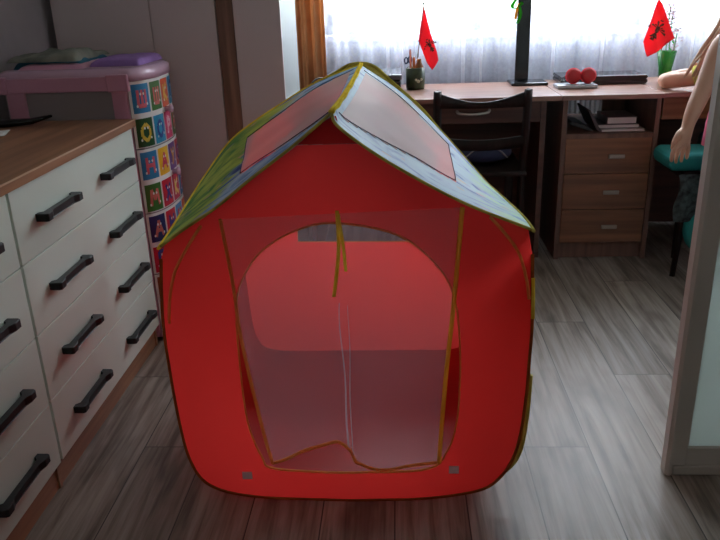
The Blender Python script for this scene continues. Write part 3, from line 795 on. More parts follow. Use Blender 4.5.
m.grid(lambda u, v: along(bp_, u).lerp(V((along([(p_.x, TYB, p_.y) for p_ in []] or [V((-.34, TYB, .80)), V((-.116, TYB, .955)), V((.14, TYB, .74))], u))), v), 24, 4)
obj('rear_gable_flap', m, 'binding_olive', tn)
# net door curtain
Lc = crom([(-.385, .751, 0), (-.37, .595, 0), (-.363, .473, 0), (-.332, .236, 0), (-.315, .138, 0)], 6)
Rc = crom([(.131, .768, 0), (.117, .566, 0), (.102, .394, 0), (.092, .25, 0), (.086, .139, 0)], 6)
Bc = crom([(-.315, .138, 0), (-.27, .15, 0), (-.209, .186, 0), (-.165, .203, 0), (-.148, .200, 0), (-.126, .175, 0), (-.105, .136, 0), (-.06, .122, 0), (.02, .128, 0), (.086, .139, 0)], 4)
Tc = [V((-.385, .751, 0)), V((.131, .768, 0))]
def netp(u, v):
    l, r_2, b, t = along(Lc, v), along(Rc, v), along(Bc, u), along(Tc, u)
    P = l*(1-u)+r_2*u+t*(1-v)+b*v-(Lc[0]*(1-u)*(1-v)+Rc[0]*u*(1-v)+Lc[-1]*(1-u)*v+Rc[-1]*u*v)
    fold = math.exp(-((u-.50-.04*v)/.035)**2)*.012*v
    d = .004*noise.noise(V((u*6, v*3, 3)))*v+fold+.006*math.sin(u*17+v*2)*v*v
    y = min(yfront(P.x, P.y), 1.497)-.006-.008*v-d
    return V((P.x, y, P.y))
nd = obj('net_door', MB().grid(netp, 90, 40), 'net', tn, label='translucent pinkish net door curtain')
fm = MB()
for uc, w2 in ((.485, .012), (.53, .007)):
    fm.grid(lambda u, v: netp(uc+(u-.5)*w2*(.4+1.2*v)+.035*v*v*math.sin(v*2.2+uc*3)-.006*math.sin(v*9+uc*40), .34+.65*v)+V((0, -.003, 0)), 3, 30)
obj('net_crease', fm, 'net_fold', nd)
obj('net_hem', MB().tube([netp(i/60, 1)+V((0, -.001, 0)) for i in range(61)], .004, 6), 'binding', nd)
obj('net_hem', MB().tube([netp(0, i/40)+V((0, -.001, 0)) for i in range(41)], .0042, 6), 'binding', nd)
obj('net_hem', MB().tube([netp(1, i/40)+V((0, -.001, 0)) for i in range(41)], .005, 6), 'binding_gold', nd)
def ribbon(pts, w_, mat, name, par):
    P = crom(pts, 6); m_ = MB(); m_.grid(lambda u, v: along(P, v)+V(((u-.5)*w_, 0, 0)), 2, 24); return obj(name, m_, mat, par, solid=.001)
ribbon([(-.131, 1.468, .772), (-.130, 1.464, .70), (-.136, 1.460, .64), (-.145, 1.458, .581)], .008, 'binding_yellow', 'door_tie', tn)
ribbon([(-.129, 1.467, .765), (-.121, 1.462, .70), (-.117, 1.460, .639)], .007, 'binding_yellow', 'door_tie', tn)
for cx, cz in ((-.385, .088), (.123, .107)):
    obj('velcro_patch', MB().box(cx-.012, cx+.012, yfront(cx, cz)-.004, yfront(cx, cz)-.001, cz-.010, cz+.010), 'velcro', tn)

# ================================================================= DESKS
dk = thing('writing_desk', 'long brown desk with dark underside below the window, behind the tent', 'desk', (.2, 3.5, 0))
obj('desktop', MB().box(-.42, .70, 3.235, 3.785, .729, .75, .002), 'desk_top', dk)
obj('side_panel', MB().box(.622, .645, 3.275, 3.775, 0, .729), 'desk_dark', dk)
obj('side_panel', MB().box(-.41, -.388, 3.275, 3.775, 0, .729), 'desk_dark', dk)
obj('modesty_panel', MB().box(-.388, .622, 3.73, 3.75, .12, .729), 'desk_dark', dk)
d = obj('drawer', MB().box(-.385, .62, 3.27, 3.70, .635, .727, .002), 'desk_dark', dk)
hp = crom([(.255, 3.268, .690), (.268, 3.250, .682), (.325, 3.244, .678), (.385, 3.250, .684), (.398, 3.268, .693)], 6)
obj('drawer_handle', MB().tube(hp, .0065, 8), 'metal', d)

pd = thing('drawer_desk', 'brown desk unit with open shelf above three drawers, right of the chair', 'desk', (.93, 3.5, 0))
obj('desktop', MB().box(.703, 1.135, 3.235, 3.83, .729, .75, .002), 'desk_top', pd)
obj('side_panel', MB().box(.712, .732, 3.25, 3.80, 0, .729), 'ped_side', pd)
obj('side_panel', MB().box(1.108, 1.128, 3.25, 3.80, 0, .729), 'ped_side', pd)
obj('shelf', MB().box(.732, 1.108, 3.255, 3.80, .560, .580), 'ped_side', pd)
obj('rear_panel', MB().box(1.00, 1.108, 3.70, 3.715, .580, .729).box(.732, 1.108, 3.75, 3.765, .02, .56), 'ped_side', pd)
obj('plinth', MB().box(.732, 1.108, 3.275, 3.29, 0, .078), 'ped_side', pd)
for z0, z1, hx in ((.403, .560, .955), (.238, .400, .945), (.080, .235, .95)):
    d = obj('drawer', MB().box(.734, 1.106, 3.252, 3.66, z0, z1, .002), 'ped_front', pd)
    zc = (z0+z1)/2
    obj('drawer_handle', MB().box(hx-.035, hx+.035, 3.232, 3.242, zc-.009, zc+.009, .003).box(hx-.03, hx-.02, 3.240, 3.254, zc-.004, zc+.004).box(hx+.02, hx+.03, 3.240, 3.254, zc-.004, zc+.004), 'dull_metal', d)

rd = thing('side_desk', 'brown desk with one wide drawer at the far right, under the child elbow', 'desk', (1.65, 3.5, 0))
obj('desktop', MB().box(1.138, 2.12, 3.25, 3.83, .729, .75, .002), 'desk_top', rd)
obj('side_panel', MB().box(1.138, 1.152, 3.36, 3.80, 0, .729), 'ped_side', rd)
obj('side_panel', MB().box(2.09, 2.11, 3.28, 3.80, 0, .729), 'ped_side', rd)
obj('drawer', MB().box(1.153, 1.75, 3.30, 3.68, .628, .727, .002), 'ped_light', rd)
obj('modesty_panel', MB().box(1.152, 2.09, 3.74, 3.76, .02, .62), 'desk_dark', rd)

# ---- dark chair under the desk
ch = thing('wooden_chair', 'dark-stained wooden chair with curved back rails, pushed under the desk', 'chair', (.34, 3.3, 0))
for sx, tx in ((.158, .16), (.522, .527)):
    obj('rear_leg', MB().tube(crom([(sx, 3.06, 0), (sx, 3.10, .44), (tx, 3.085, .62), (tx, 3.06, .805)], 5), [.017]*15+[.016], 4, flat=1.0).fix(), 'chair_wood', ch)
    obj('front_leg', MB().box(sx-.018, sx+.018, 3.44, 3.475, 0, .44, .003), 'chair_wood', ch)
def rail(zt0, ztm, zb0, zbm, yb):
    m_ = MB()
    for sgn in (0, 1):
        pass
    def Fz(u, v, y_):
        s = math.sin(u*PI)
        return V((.165+.355*u, y_-.0+.02*s, (zt0+(ztm-zt0)*s)*v+(zb0+(zbm-zb0)*s)*(1-v)))
    m_.grid(lambda u, v: Fz(u, v, yb), 20, 2); m_.grid(lambda u, v: Fz(u, v, yb+.018), 20, 2)
    m_.grid(lambda u, v: Fz(u, 1, yb+.018*v), 20, 1); m_.grid(lambda u, v: Fz(u, 0, yb+.018*v), 20, 1)
    bmesh.ops.remove_doubles(m_.b, verts=m_.b.verts[:], dist=1e-5); return m_.fix()
obj('top_rail', rail(.795, .752, .734, .728, 3.062), 'chair_wood', ch)
obj('lower_rail', rail(.612, .592, .565, .548, 3.078), 'chair_wood', ch)
obj('seat', MB().box(.14, .54, 3.07, 3.49, .44, .462, .008), 'chair_wood', ch)
obj('stretcher', MB().box(.15, .168, 3.08, 3.45, .18, .21).box(.515, .533, 3.08, 3.45, .18, .21).box(.16, .53, 3.25, 3.27, .185, .205), 'chair_wood', ch)
bag = thing('school_bag', 'dark blue-black bag lying on the seat of the wooden chair', 'bag', (.36, 3.28, .462))
obj('bag_body', MB().sphere((.37, 3.29, .505), .1, (1.35, 1.3, .42), 20), 'navy', bag)
obj('strap', MB().tube(crom([(.28, 3.17, .50), (.34, 3.14, .55), (.42, 3.14, .545), (.47, 3.18, .50)], 6), .006, 8, flat=.5), 'silver', bag, label='pale strap')

# ================================================================= ON THE DESK
prn = thing('flat_printer', 'low grey and black flat printer at the left of the desk', 'printer', (-.17, 3.66, .75))
obj('printer_base', MB().box(-.33, .012, 3.48, 3.77, .752, .806, .008), 'blackgloss', prn)
obj('printer_lid', MB().box(-.335, .017, 3.475, 3.775, .807, .832, .006), 'printer_grey', prn, label='grey lid')
tag(obj('power_cable', MB().tube(crom([(-.334, 3.60, .80), (-.37, 3.58, .815), (-.405, 3.54, .80), (-.415, 3.5, .754), (-.40, 3.42, .754)], 6), .004, 8), 'black'), 'black cable looping off the left side of the printer', 'cable')

cup = thing('pencil_cup', 'olive patterned pencil cup on the desk between printer and desk flag', 'cup', (.082, 3.60, .75))
obj('cup_body', MB().lathe([(0, 0), (.042, 0), (.044, .01), (.045, .098), (.042, .1), (.040, .095), (.039, .012), (0, .012)], (.082, 3.60, .75)), 'cup', cup)
obj('printed_flowers', MB().lathe([(0, 0), (.008, 0), (.008, .0015), (0, .0015)], (.095, 3.5545, .79), 10, 'y').lathe([(0, 0), (.007, 0), (.007, .0015), (0, .0015)], (.108, 3.5625, .797), 10, 'y').lathe([(0, 0), (.006, 0), (.006, .0015), (0, .0015)], (.084, 3.553, .797), 10, 'y'), 'cream', cup)
def pencil(x, y, dx, dy, h, r, mat, label, cat='pencil', name='pencil'):
    m_ = MB(); b0 = V((x, y, .766)); t0 = b0+V((dx, dy, h))
    m_.tube([b0, b0.lerp(t0, .93), t0], [r, r, r*.2], 6)
    tag(obj(name, m_, mat), label, cat)
pencil(.062, 3.595, -.004, .004, .170, .005, 'salmon', 'tallest pencil, salmon pink, standing in the olive cup')
pencil(.075, 3.590, .000, -.006, .135, .006, 'orange', 'orange pencil standing in the olive cup beside the scissors')
pencil(.066, 3.61, -.006, .004, .150, .004, 'green_plastic', 'green pencil standing in the olive cup')
tag(obj('amber_bottle', MB().lathe([(0, 0), (.020, 0), (.021, .085), (.012, .105), (.011, .122), (0, .123)], (.100, 3.605, .766), 16), 'amber'), 'amber brown bottle standing inside the olive pencil cup', 'bottle')
sc = thing('scissors', 'blue-handled scissors standing in the olive pencil cup, left side', 'scissors', (.050, 3.60, .766))
obj('blade', MB().tube([(.052, 3.597, .768), (.050, 3.599, .862)], .003, 6).tube([(.054, 3.602, .768), (.050, 3.601, .862)], .003, 6), 'metal', sc)
sm = MB()
for dx_, z_ in ((-.010, .882), (.008, .886)): sm.tube([(.049+dx_+.008*math.cos(a), 3.599, z_+.014*math.sin(a)) for a in [2*PI*k/14 for k in range(14)]], .0032, 6, True)
obj('finger_loop', sm, 'navy', sc)

def flag_thing(base, top, poly, emb, label, grp, y0):
    t = thing('desk_flag', label, 'flag', (base[0], base[1], base[2]), grp)
    obj('pole', MB().tube([base, top], .0028, 8), 'dull_metal', t)
    obj('finial', MB().sphere((top[0], top[1], top[2]+.004), .006, n=10), 'black', t)
    P = [V(p_) for p_ in poly]
    yf = lambda x, z: y0+.010*math.sin((x-P[0].x)*70+z*25)
    m_ = sheet(P, [], yf, .012)
    cl_ = obj('flag_cloth', m_, 'flag_red', t, solid=.001)
    em = MB()
    cx, cz, sc_, an = emb
    ca, sa = math.cos(an), math.sin(an)
    def E(u, v): x = cx+sc_*(u*ca-v*sa); z = cz+sc_*(u*sa+v*ca); return em.b.verts.new((x, yf(x, z)-.0025, z))
    for sgn in (-1, 1):   # eagle-like crest: two wings, two heads, tail, shield
        for k in range(5):
            a = .25+.38*k; r0, r1 = .25, 1.0-.09*k
            p_ = [(0.12, .1+.05*k), (r1*math.cos(a-.13)*1.0, r1*math.sin(a-.13)*.9-.25), (r1*math.cos(a+.08), r1*math.sin(a+.08)*.9-.22)]
            em.b.faces.new([E(sgn*u, v) for u, v in p_])
        em.b.faces.new([E(sgn*u, v) for u, v in [(.04, .3), (.14, .35), (.34, .62), (.28, .78), (.14, .72), (.05, .5)]])
        em.b.faces.new([E(sgn*u, v) for u, v in [(.02, -.2), (.22, -.45), (.36, -.75), (.12, -.7)]])
    em.b.faces.new([E(u, v) for u, v in [(-.2, .35), (-.22, -.1), (0, -.4), (.22, -.1), (.2, .35)]])
    em.b.faces.new([E(u, v) for u, v in [(-.1, -.35), (-.18, -.95), (.18, -.95), (.1, -.35)]])
    em.b.faces.new([E(u, v) for u, v in [(-.14, .82), (-.12, .98), (0, .92), (.12, .98), (.14, .82)]])
    obj('emblem', em, 'emblem', cl_, label='dark crest')
flag_thing((.078, 3.62, .766), (.124, 3.66, 1.128), [(.125, 1.122), (.110, 1.045), (.098, .965), (.108, .945), (.125, .90), (.142, .86), (.163, .832), (.180, .85), (.194, .875), (.186, .915), (.172, .955), (.156, 1.0), (.140, 1.06)],
           (.153, .945, 0.034, .5), 'red desk flag with dark crest standing in the olive pencil cup', 'red desk flags', 3.645)

lmp = thing('monitor_stand', 'tall black post on flat rectangular base near the middle of the desk', 'monitor stand', (.63, 3.72, .75))
obj('base', MB().box(.538, .712, 3.60, 3.76, .7505, .764, .005), 'blackgloss', lmp)
obj('post', MB().box(.568, .632, 3.70, 3.725, .764, 1.25, .005), 'blackgloss', lmp)
obj('screen', MB().box(.30, .90, 3.665, 3.70, 1.155, 1.52, .008), 'blackgloss', lmp)
rbn = thing('ribbon_bow', 'green and orange ribbon bow tied on the left of the black post', 'ribbon', (.575, 3.70, 1.10))
def rib(pts, w_, mat):
    P = crom(pts, 6); m_ = MB(); m_.grid(lambda u, v: along(P, v)+V(((u-.5)*w_, .003*(u-.5), 0)), 2, 20); obj('ribbon_loop', m_, mat, rbn, solid=.001)
rib([(.585, 3.692, 1.150), (.562, 3.685, 1.142), (.538, 3.682, 1.11), (.556, 3.685, 1.095), (.585, 3.69, 1.118)], .017, 'green_ribbon')
rib([(.575, 3.69, 1.12), (.562, 3.685, 1.09), (.556, 3.683, 1.05)], .012, 'yellow_ribbon')
rib([(.572, 3.69, 1.11), (.580, 3.686, 1.07), (.566, 3.684, 1.03)], .014, 'green_ribbon')
obj('knot', MB().sphere((.583, 3.694, 1.118), .008, (1, .6, 1), 10), 'green_ribbon', rbn)

def laptop(name_lab, x0, x1, y0, y1, sk):
    t = thing('laptop', name_lab, 'laptop', ((x0+x1)/2, (y0+y1)/2, .75))
    def q(x, y): return (x+sk*(y-y0), y)
    def slab(z0, z1, ins):
        c4 = [q(x0+ins, y0+ins), q(x1-ins, y0+ins), q(x1-ins, y1-ins), q(x0+ins, y1-ins)]
        m_ = MB().prism(c4, 'z', z0, z1); bmesh.ops.bevel(m_.b, geom=m_.b.edges[:], offset=.004, segments=2, affect='EDGES'); return m_.fix()
    obj('laptop_base', slab(.752, .772, 0), 'blackgloss', t)
    obj('laptop_lid', slab(.773, .788, 0), 'blackgloss', t); obj('lid_trim', MB().box(.93, 1.155, y0-.002, y0+.012, .7885, .7905), 'silver', t, label='pale silver front edge')
laptop('closed laptop lying on the desk behind the red headphones', .765, 1.165, 3.575, 3.80, .02)
for p_ in ():
    pass
box_ = thing('slim_case', 'slim silver case lying flat under the red headphones', 'case', (.82, 3.50, .75))
obj('case_body', MB().box(.722, .905, 3.445, 3.545, .7505, .768, .006), 'silver', box_)
hd = thing('headphones', 'red headphones lying folded on the slim silver case', 'headphones', (.83, 3.5, .768))
for cx in (.800, .868):
    e1 = obj('ear_cup', MB().lathe([(0, -.016), (.024, -.016), (.032, -.010), (.0335, 0), (.030, .010), (.014, .013), (0, .011)], (cx, 3.49, .8035), 28, 'y'), 'redplastic', hd)
    obj('ear_cap', MB().lathe([(.0335, -.004), (.0355, -.002), (.0355, .004), (.0335, .006)], (cx, 3.488, .8035), 28, 'y'), 'flag_red', e1)
    obj('ear_pad', MB().lathe([(.014, .012), (.030, .012), (.031, .022), (.022, .028), (.014, .022)], (cx, 3.49, .8035), 24, 'y'), 'black', e1)
obj('headband', MB().tube(crom([(.768, 3.505, .80), (.755, 3.55, .775), (.80, 3.567, .778), (.87, 3.567, .778), (.912, 3.55, .775), (.900, 3.505, .80)], 6), .006, 8, flat=.6), 'blackgloss', hd)

# ---- vase with flowers and flag
vs_ = thing('glass_vase', 'tall green glass vase with flowers at the right end of the desk', 'vase', (1.268, 3.66, .75))
obj('vase_body', MB().lathe([(0, 0), (.024, 0), (.026, .004), (.030, .06), (.044, .138), (.042, .138), (.028, .06), (.022, .01), (0, .01)], (1.268, 3.66, .75), 26), 'vase_green', vs_)
def flower(x, y, z, lean, seed, label):
    rnd = random.Random(seed)
    t = thing('cut_flower', label, 'flower', (1.268, 3.66, .765), 'dried flowers in the green vase')
    b0 = V((1.268+.006*rnd.uniform(-1, 1), 3.66+.006*rnd.uniform(-1, 1), .765)); top_ = V((x, y, z))
    obj('stem', MB().tube([b0, b0.lerp(top_, .5)+V((lean, 0, 0)), top_], .0022, 6), 'leaf', t)
    m_ = MB()
    for k in range(60):
        a = rnd.uniform(0, 2*PI); hh = rnd.uniform(-.085, .02); rr = .004+.018*max(0, 1-abs(hh+.035)/.06)
        c_ = top_+V((math.cos(a)*rr, math.sin(a)*rr, hh)); d_ = V((math.cos(a), math.sin(a), .6)).normalized(); s_2 = d_.cross(V((0, 0, 1))).normalized()
        q = [c_-s_2*.001, c_+d_*.008-s_2*.006, c_+d_*.017, c_+d_*.008+s_2*.006]
        ff = m_.b.faces.new([m_.b.verts.new(p_) for p_ in q]); ff.smooth = True
    obj('blossom', m_, 'petal', t)
    m_ = MB()
    for k in range(3):
        a = rnd.uniform(0, 2*PI); c_ = b0.lerp(top_, .60+.08*k); d_ = V((math.cos(a), math.sin(a)*.4, .4)).normalized(); s_2 = d_.cross(V((0, 0, 1))).normalized()
        q = [c_, c_+d_*.018-s_2*.006, c_+d_*.042, c_+d_*.018+s_2*.006]
        m_.b.faces.new([m_.b.verts.new(p_) for p_ in q])
    obj('leaves', m_, 'leaf', t)
flower(1.262, 3.665, 1.085, .0, 1, 'tallest pale flower spike in the green vase')
flower(1.272, 3.655, 1.04, .003, 2, 'middle pale flower in the green vase, beside the flag')
flower(1.305, 3.662, .965, .012, 3, 'shortest pale flower in the green vase, leaning right')
flag_thing((1.262, 3.655, .766), (1.192, 3.632, 1.13), [(1.190, 1.122), (1.172, 1.06), (1.155, 1.0), (1.141, .935), (1.150, .905), (1.165, .865), (1.20, .885), (1.235, .91), (1.276, .948), (1.258, .985), (1.242, 1.02), (1.225, 1.06), (1.206, 1.10)],
           (1.195, .985, .050, -.5), 'red desk flag with dark crest standing in the green glass vase', 'red desk flags', 3.615)

# ---- shelf contents
def book(x0, x1, y0, y1, z0, z1, cover, label, rot=0):
    t = thing('book', label, 'book', ((x0+x1)/2, (y0+y1)/2, z0), 'books and papers on the desk shelf')
    c_ = .0018
    m_ = MB().box(x0, x1, y0, y1, z0, z0+c_).box(x0, x1, y0, y1, z1-c_, z1).box(x0, x0+c_, y0, y1, z0, z1)
    obj('cover', m_, cover, t); obj('pages', MB().box(x0+c_, x1-.003, y0+.003, y1-.003, z0+c_, z1-c_), 'paper', t)
    return t
book(.90, 1.085, 3.30, 3.54, .5805, .589, 'paper', 'thin pale magazine at the bottom of the shelf pile')
book(.885, 1.07, 3.33, 3.56, .5895, .606, 'paper_dark', 'dark notebook lying on the pale magazine')
book(.93, 1.06, 3.34, 3.53, .6065, .636, 'book_grey', 'thick grey-covered book on top of the shelf pile')
lean = thing('leaning_notebook', 'dark folder leaning open at the left of the shelf pile', 'folder', (.84, 3.42, .58))
obj('folder_cover', MB().prism([(.835, .672), (.842, .675), (.885, .60), (.899, .584), (.885, .581), (.872, .595)], 'y', 3.30, 3.53).fix(), 'paper_dark', lean)
obj('folder_cover', MB().prism([(.765, .612), (.775, .620), (.83, .608), (.866, .5835), (.85, .5815), (.82, .592)], 'y', 3.32, 3.52).fix(), 'black', lean)

# ================================================================= CHILDREN
def skin_obj(name, verts, edges, rad, mat, parent, sub=2, root=0):
    me = bpy.data.meshes.new(name); o0 = ORI[parent.name] if parent else V((0, 0, 0))
    me.from_pydata([tuple(V(v)-o0) for v in verts], edges, []); me.materials.append(MT[mat])
    o = bpy.data.objects.new(name, me); COL.objects.link(o)
    if parent: o.parent = parent
    ORI[o.name] = o0
    sk = o.modifiers.new('skin', 'SKIN'); sk.use_smooth_shade = True
    d_ = me.skin_vertices[0].data
    for i, r in enumerate(rad): d_[i].radius = (r, r) if not isinstance(r, tuple) else r; d_[i].use_root = (i == root)
    sb = o.modifiers.new('sub', 'SUBSURF'); sb.levels = sub; sb.render_levels = sub
    return o
def bake(o):
    dg = bpy.context.evaluated_depsgraph_get(); me = bpy.data.meshes.new_from_object(o.evaluated_get(dg)); old = o.data
    mats = list(old.materials); o.modifiers.clear(); o.data = me
    for pl in me.polygons: pl.use_smooth = True
    if not me.materials:
        for m_ in mats: me.materials.append(m_)
    return o
def hand_chain(wrist, dirv, side, size, curl, nverts, rad_base):
    """verts, edges, radii for palm and five bent fingers; side: vector across the palm toward the thumb; curl: bending vector"""
    d_, s_, c_ = V(dirv).normalized(), V(side).normalized(), V(curl).normalized()
    vs2, es, rs = [], [], []
    base = nverts
    W_ = V(wrist)
    def add(p_, r, pr_):
        vs2.append(p_); rs.append(r); i = base+len(vs2)-1
        if pr_ is not None: es.append((pr_, i))
        return i
    palm = add(W_+d_*size*.28, size*.13, nverts-1)
    for k, (off, ln) in enumerate(((.17, .40), (.06, .45), (-.06, .42), (-.17, .33))):
        kn_ = add(W_+d_*size*.55+s_*size*off*1.25, size*.056, palm)
        p1 = add(vs2[kn_-base]+(d_*.9+c_*.25).normalized()*size*ln*.42+s_*size*off*.12, size*.045, kn_)
        p2 = add(vs2[p1-base]+(d_*.7+c_*.7).normalized()*size*ln*.33, size*.040, p1)
        add(vs2[p2-base]+(d_*.4+c_*.95).normalized()*size*ln*.25, size*.033, p2)
    t1 = add(W_+d_*size*.22+s_*size*.20, size*.070, palm)
    t2 = add(vs2[t1-base]+(d_*.8+s_*.35+c_*.2).normalized()*size*.22, size*.055, t1)
    add(vs2[t2-base]+(d_*.95+c_*.4).normalized()*size*.18, size*.042, t2)
    return vs2, es, rs

def face_parts(parent, c, fwd, r):
    """eyes, mouth on a head centred at c looking along fwd"""
    f_ = V(fwd).normalized(); rt = f_.cross(V((0, 0, 1))).normalized()
    e_ = MB()
    for s_ in (-1, 1): e_.sphere(V(c)+f_*r*.86+rt*s_*r*.36+V((0, 0, r*.02)), r*.11, n=10)
    obj('eyes', e_, 'paper', parent)
    obj('mouth', MB().sphere(V(c)+f_*r*.90-V((0, 0, r*.52)), r*.15, (1.5, .6, .35), 10), 'pink_cloth', parent)

# -- child standing in pink, left arm hanging
pk = thing('person', 'child in a pink top standing behind the glass door, left arm hanging down', 'person', (1.33, 2.92, 0))
v_ = [(1.38, 2.92, .60), (1.375, 2.92, .72), (1.37, 2.92, .86), (1.365, 2.92, .98), (1.33, 2.93, 1.05), (1.33, 2.93, 1.12), (1.33, 2.935, 1.19), (1.33, 2.935, 1.24)]
e_ = [(i, i+1) for i in range(7)]; r_ = [.088, .080, .088, .080, .036, .062, .082, .065]
def addc(chain, start, rr):
    p_ = start
    for c_, q in zip(chain, rr):
        v_.append(c_); r_.append(q); e_.append((p_, len(v_)-1)); p_ = len(v_)-1
    return p_
addc([(1.445, 2.92, .52), (1.45, 2.93, .30), (1.45, 2.91, .07), (1.45, 2.96, .035), (1.45, 3.01, .03)], 0, [.062, .042, .030, .030, .024])
addc([(1.325, 2.92, .52), (1.325, 2.93, .30), (1.325, 2.91, .07), (1.325, 2.96, .035), (1.325, 3.01, .03)], 0, [.062, .042, .030, .030, .024])
wr_ = addc([(1.235, 2.91, 1.0), (1.195, 2.905, .975), (1.17, 2.90, .89), (1.146, 2.89, .81), (1.126, 2.885, .76), (1.106, 2.88, .700)], 3, [.045, .040, .037, .035, .034, .026])
hv, he, hr = hand_chain((1.106, 2.88, .700), (-.16, -.02, -1), (-.85, -.5, .1), .180, (.25, .5, -.1), len(v_), .02)
v_ += hv; e_ += he; r_ += hr
we = addc([(1.425, 2.92, 1.0), (1.465, 2.92, .97), (1.49, 2.94, .88), (1.49, 2.98, .78), (1.45, 3.06, .72), (1.41, 3.12, .69)], 3, [.045, .036, .032, .029, .026, .020])
hv, he, hr = hand_chain((1.41, 3.12, .69), (-.4, .6, -.5), (-.6, -.3, .5), .14, (.0, .2, -.8), len(v_), .02)
v_ += hv; e_ += he; r_ += hr
v_ = [(x-.02, y-.06, z) for x, y, z in v_]
bd = bake(skin_obj('body', v_, e_, r_, 'skin', pk)); face_parts(pk, (1.31, 2.875, 1.19), (0, 1, 0), .085)
obj('nose', MB().sphere((1.31, 2.962, 1.175), .014, (.8, 1, 1), 10), 'skin', pk)
obj('ear', MB().sphere((1.228, 2.875, 1.185), .018, (.5, .8, 1.2), 10).sphere((1.392, 2.875, 1.185), .018, (.5, .8, 1.2), 10), 'skin', pk)
def torso(prof_, cx, cy, sc_=(1.25, .82)):
    m_ = MB(); rings = []
    for z, r, dx_, dy_ in prof_:
        rings.append([m_.b.verts.new((cx+dx_+math.cos(2*PI*k/28)*r*sc_[0]*(1+.03*math.sin(5*2*PI*k/28+z*20)), cy+dy_+math.sin(2*PI*k/28)*r*sc_[1], z)) for k in range(28)])
    for A, B in zip(rings, rings[1:]):
        for k in range(28): ff = m_.b.faces.new((A[k], A[(k+1) % 28], B[(k+1) % 28], B[k])); ff.smooth = True
    return m_
obj('pink_top', torso([(.60, .128, .045, 0), (.68, .126, .045, 0), (.78, .118, .045, 0), (.90, .110, .04, 0), (.98, .105, .035, 0), (1.03, .085, 0, 0), (1.06, .050, 0, 0)], 1.285, 2.86), 'pink_cloth', pk, solid=.004, label='pink sleeveless top')
obj('shorts', torso([(.40, .118, .06, 0), (.50, .118, .06, 0), (.62, .115, .05, 0)], 1.285, 2.86), 'navy', pk, solid=.004)
obj('hair', MB().sphere((1.31, 2.855, 1.215), .092, (1, 1, .98), 20).tube(crom([(1.31, 2.77, 1.2), (1.31, 2.74, 1.08), (1.315, 2.735, .97)], 5), .03, 10), 'hair', pk)

# -- child seated in yellow leaning on the desk
yl = thing('person', 'blond child in yellow seated at the desk, elbow resting on the desktop', 'person', (1.52, 3.12, 0))
v_ = [(1.50, 3.06, .53), (1.50, 3.07, .64), (1.49, 3.12, .76), (1.475, 3.18, .88), (1.455, 3.225, .965), (1.43, 3.25, 1.02), (1.42, 3.275, 1.09), (1.42, 3.285, 1.14)]
e_ = [(i, i+1) for i in range(7)]; r_ = [.09, .085, .09, .075, .036, .062, .085, .068]
addc([(1.56, 3.12, .51), (1.57, 3.42, .50), (1.57, 3.44, .27), (1.57, 3.41, .06), (1.57, 3.46, .035), (1.57, 3.52, .03)], 0, [.066, .052, .040, .030, .030, .024])
addc([(1.43, 3.12, .51), (1.42, 3.40, .50), (1.41, 3.42, .27), (1.41, 3.39, .06), (1.41, 3.44, .035), (1.41, 3.50, .03)], 0, [.066, .052, .040, .030, .030, .024])
addc([(1.40, 3.21, .876), (1.365, 3.25, .835), (1.27, 3.305, .800), (1.168, 3.345, .786), (1.185, 3.42, .782), (1.25, 3.49, .79), (1.32, 3.53, .80)], 3, [.045, .040, .036, .034, .031, .027, .020])
hv, he, hr = hand_chain((1.32, 3.53, .80), (1, .25, .05), (0, .5, .8), .14, (0, -.6, -.2), len(v_), .02)
v_ += hv; e_ += he; r_ += hr
addc([(1.56, 3.21, .885), (1.60, 3.24, .86), (1.68, 3.30, .81), (1.74, 3.36, .785), (1.68, 3.44, .785), (1.58, 3.50, .785)], 3, [.045, .036, .034, .030, .027, .019])
hv, he, hr = hand_chain((1.58, 3.50, .785), (-1, .25, 0), (0, -.6, .7), .14, (0, .3, -.2), len(v_), .02)
v_ += hv; e_ += he; r_ += hr
bake(skin_obj('body', v_, e_, r_, 'skin', yl)); face_parts(yl, (1.42, 3.275, 1.09), (-.2, 1, -.3), .085)
obj('nose', MB().sphere((1.405, 3.362, 1.06), .014, (.8, 1, 1), 10), 'skin', yl)
obj('yellow_shirt', torso([(.50, .118, .02, -.13), (.64, .112, .02, -.115), (.76, .112, .012, -.065), (.87, .104, 0, -.005), (.93, .078, 0, .025), (.96, .048, 0, .035)], 1.475, 3.19).tube([(1.43, 3.20, .88), (1.36, 3.25, .835), (1.275, 3.30, .802)], [.058, .052, .049], 16, caps=False).tube([(1.54, 3.20, .885), (1.60, 3.24, .862), (1.665, 3.285, .825)], [.055, .048, .047], 16, caps=False), 'yellow_cloth', yl, solid=.003, label='yellow t-shirt')
obj('leggings', MB().tube([(1.43, 3.08, .52), (1.42, 3.40, .505), (1.412, 3.425, .28), (1.41, 3.39, .10)], [.078, .060, .046, .036], 14).tube([(1.56, 3.08, .52), (1.57, 3.42, .505), (1.572, 3.445, .28), (1.57, 3.41, .10)], [.078, .060, .046, .036], 14), 'leggings', yl)
hm = MB().sphere((1.42, 3.262, 1.112), .094, (1, 1, .97), 20)
for k in range(46):
    a = random.uniform(-2.9, .5); rr = .088
    x = 1.42+rr*math.cos(a); y = 3.255+rr*math.sin(a)*.9
    dx_ = random.uniform(-.09, .0)-.05*(a < -1.6); end = .80+.07*random.random()
    hm.tube(crom([(x, y, 1.12), (x-.004+.2*dx_, y-.01, 1.02), (x+.6*dx_, y-.005, .93), (x+dx_, y+.01, end)], 4), [.011]*6+[.009, .009, .008, .007, .006, .004, .002], 6)
obj('hair', hm, 'hair', yl, label='long loose blond hair')

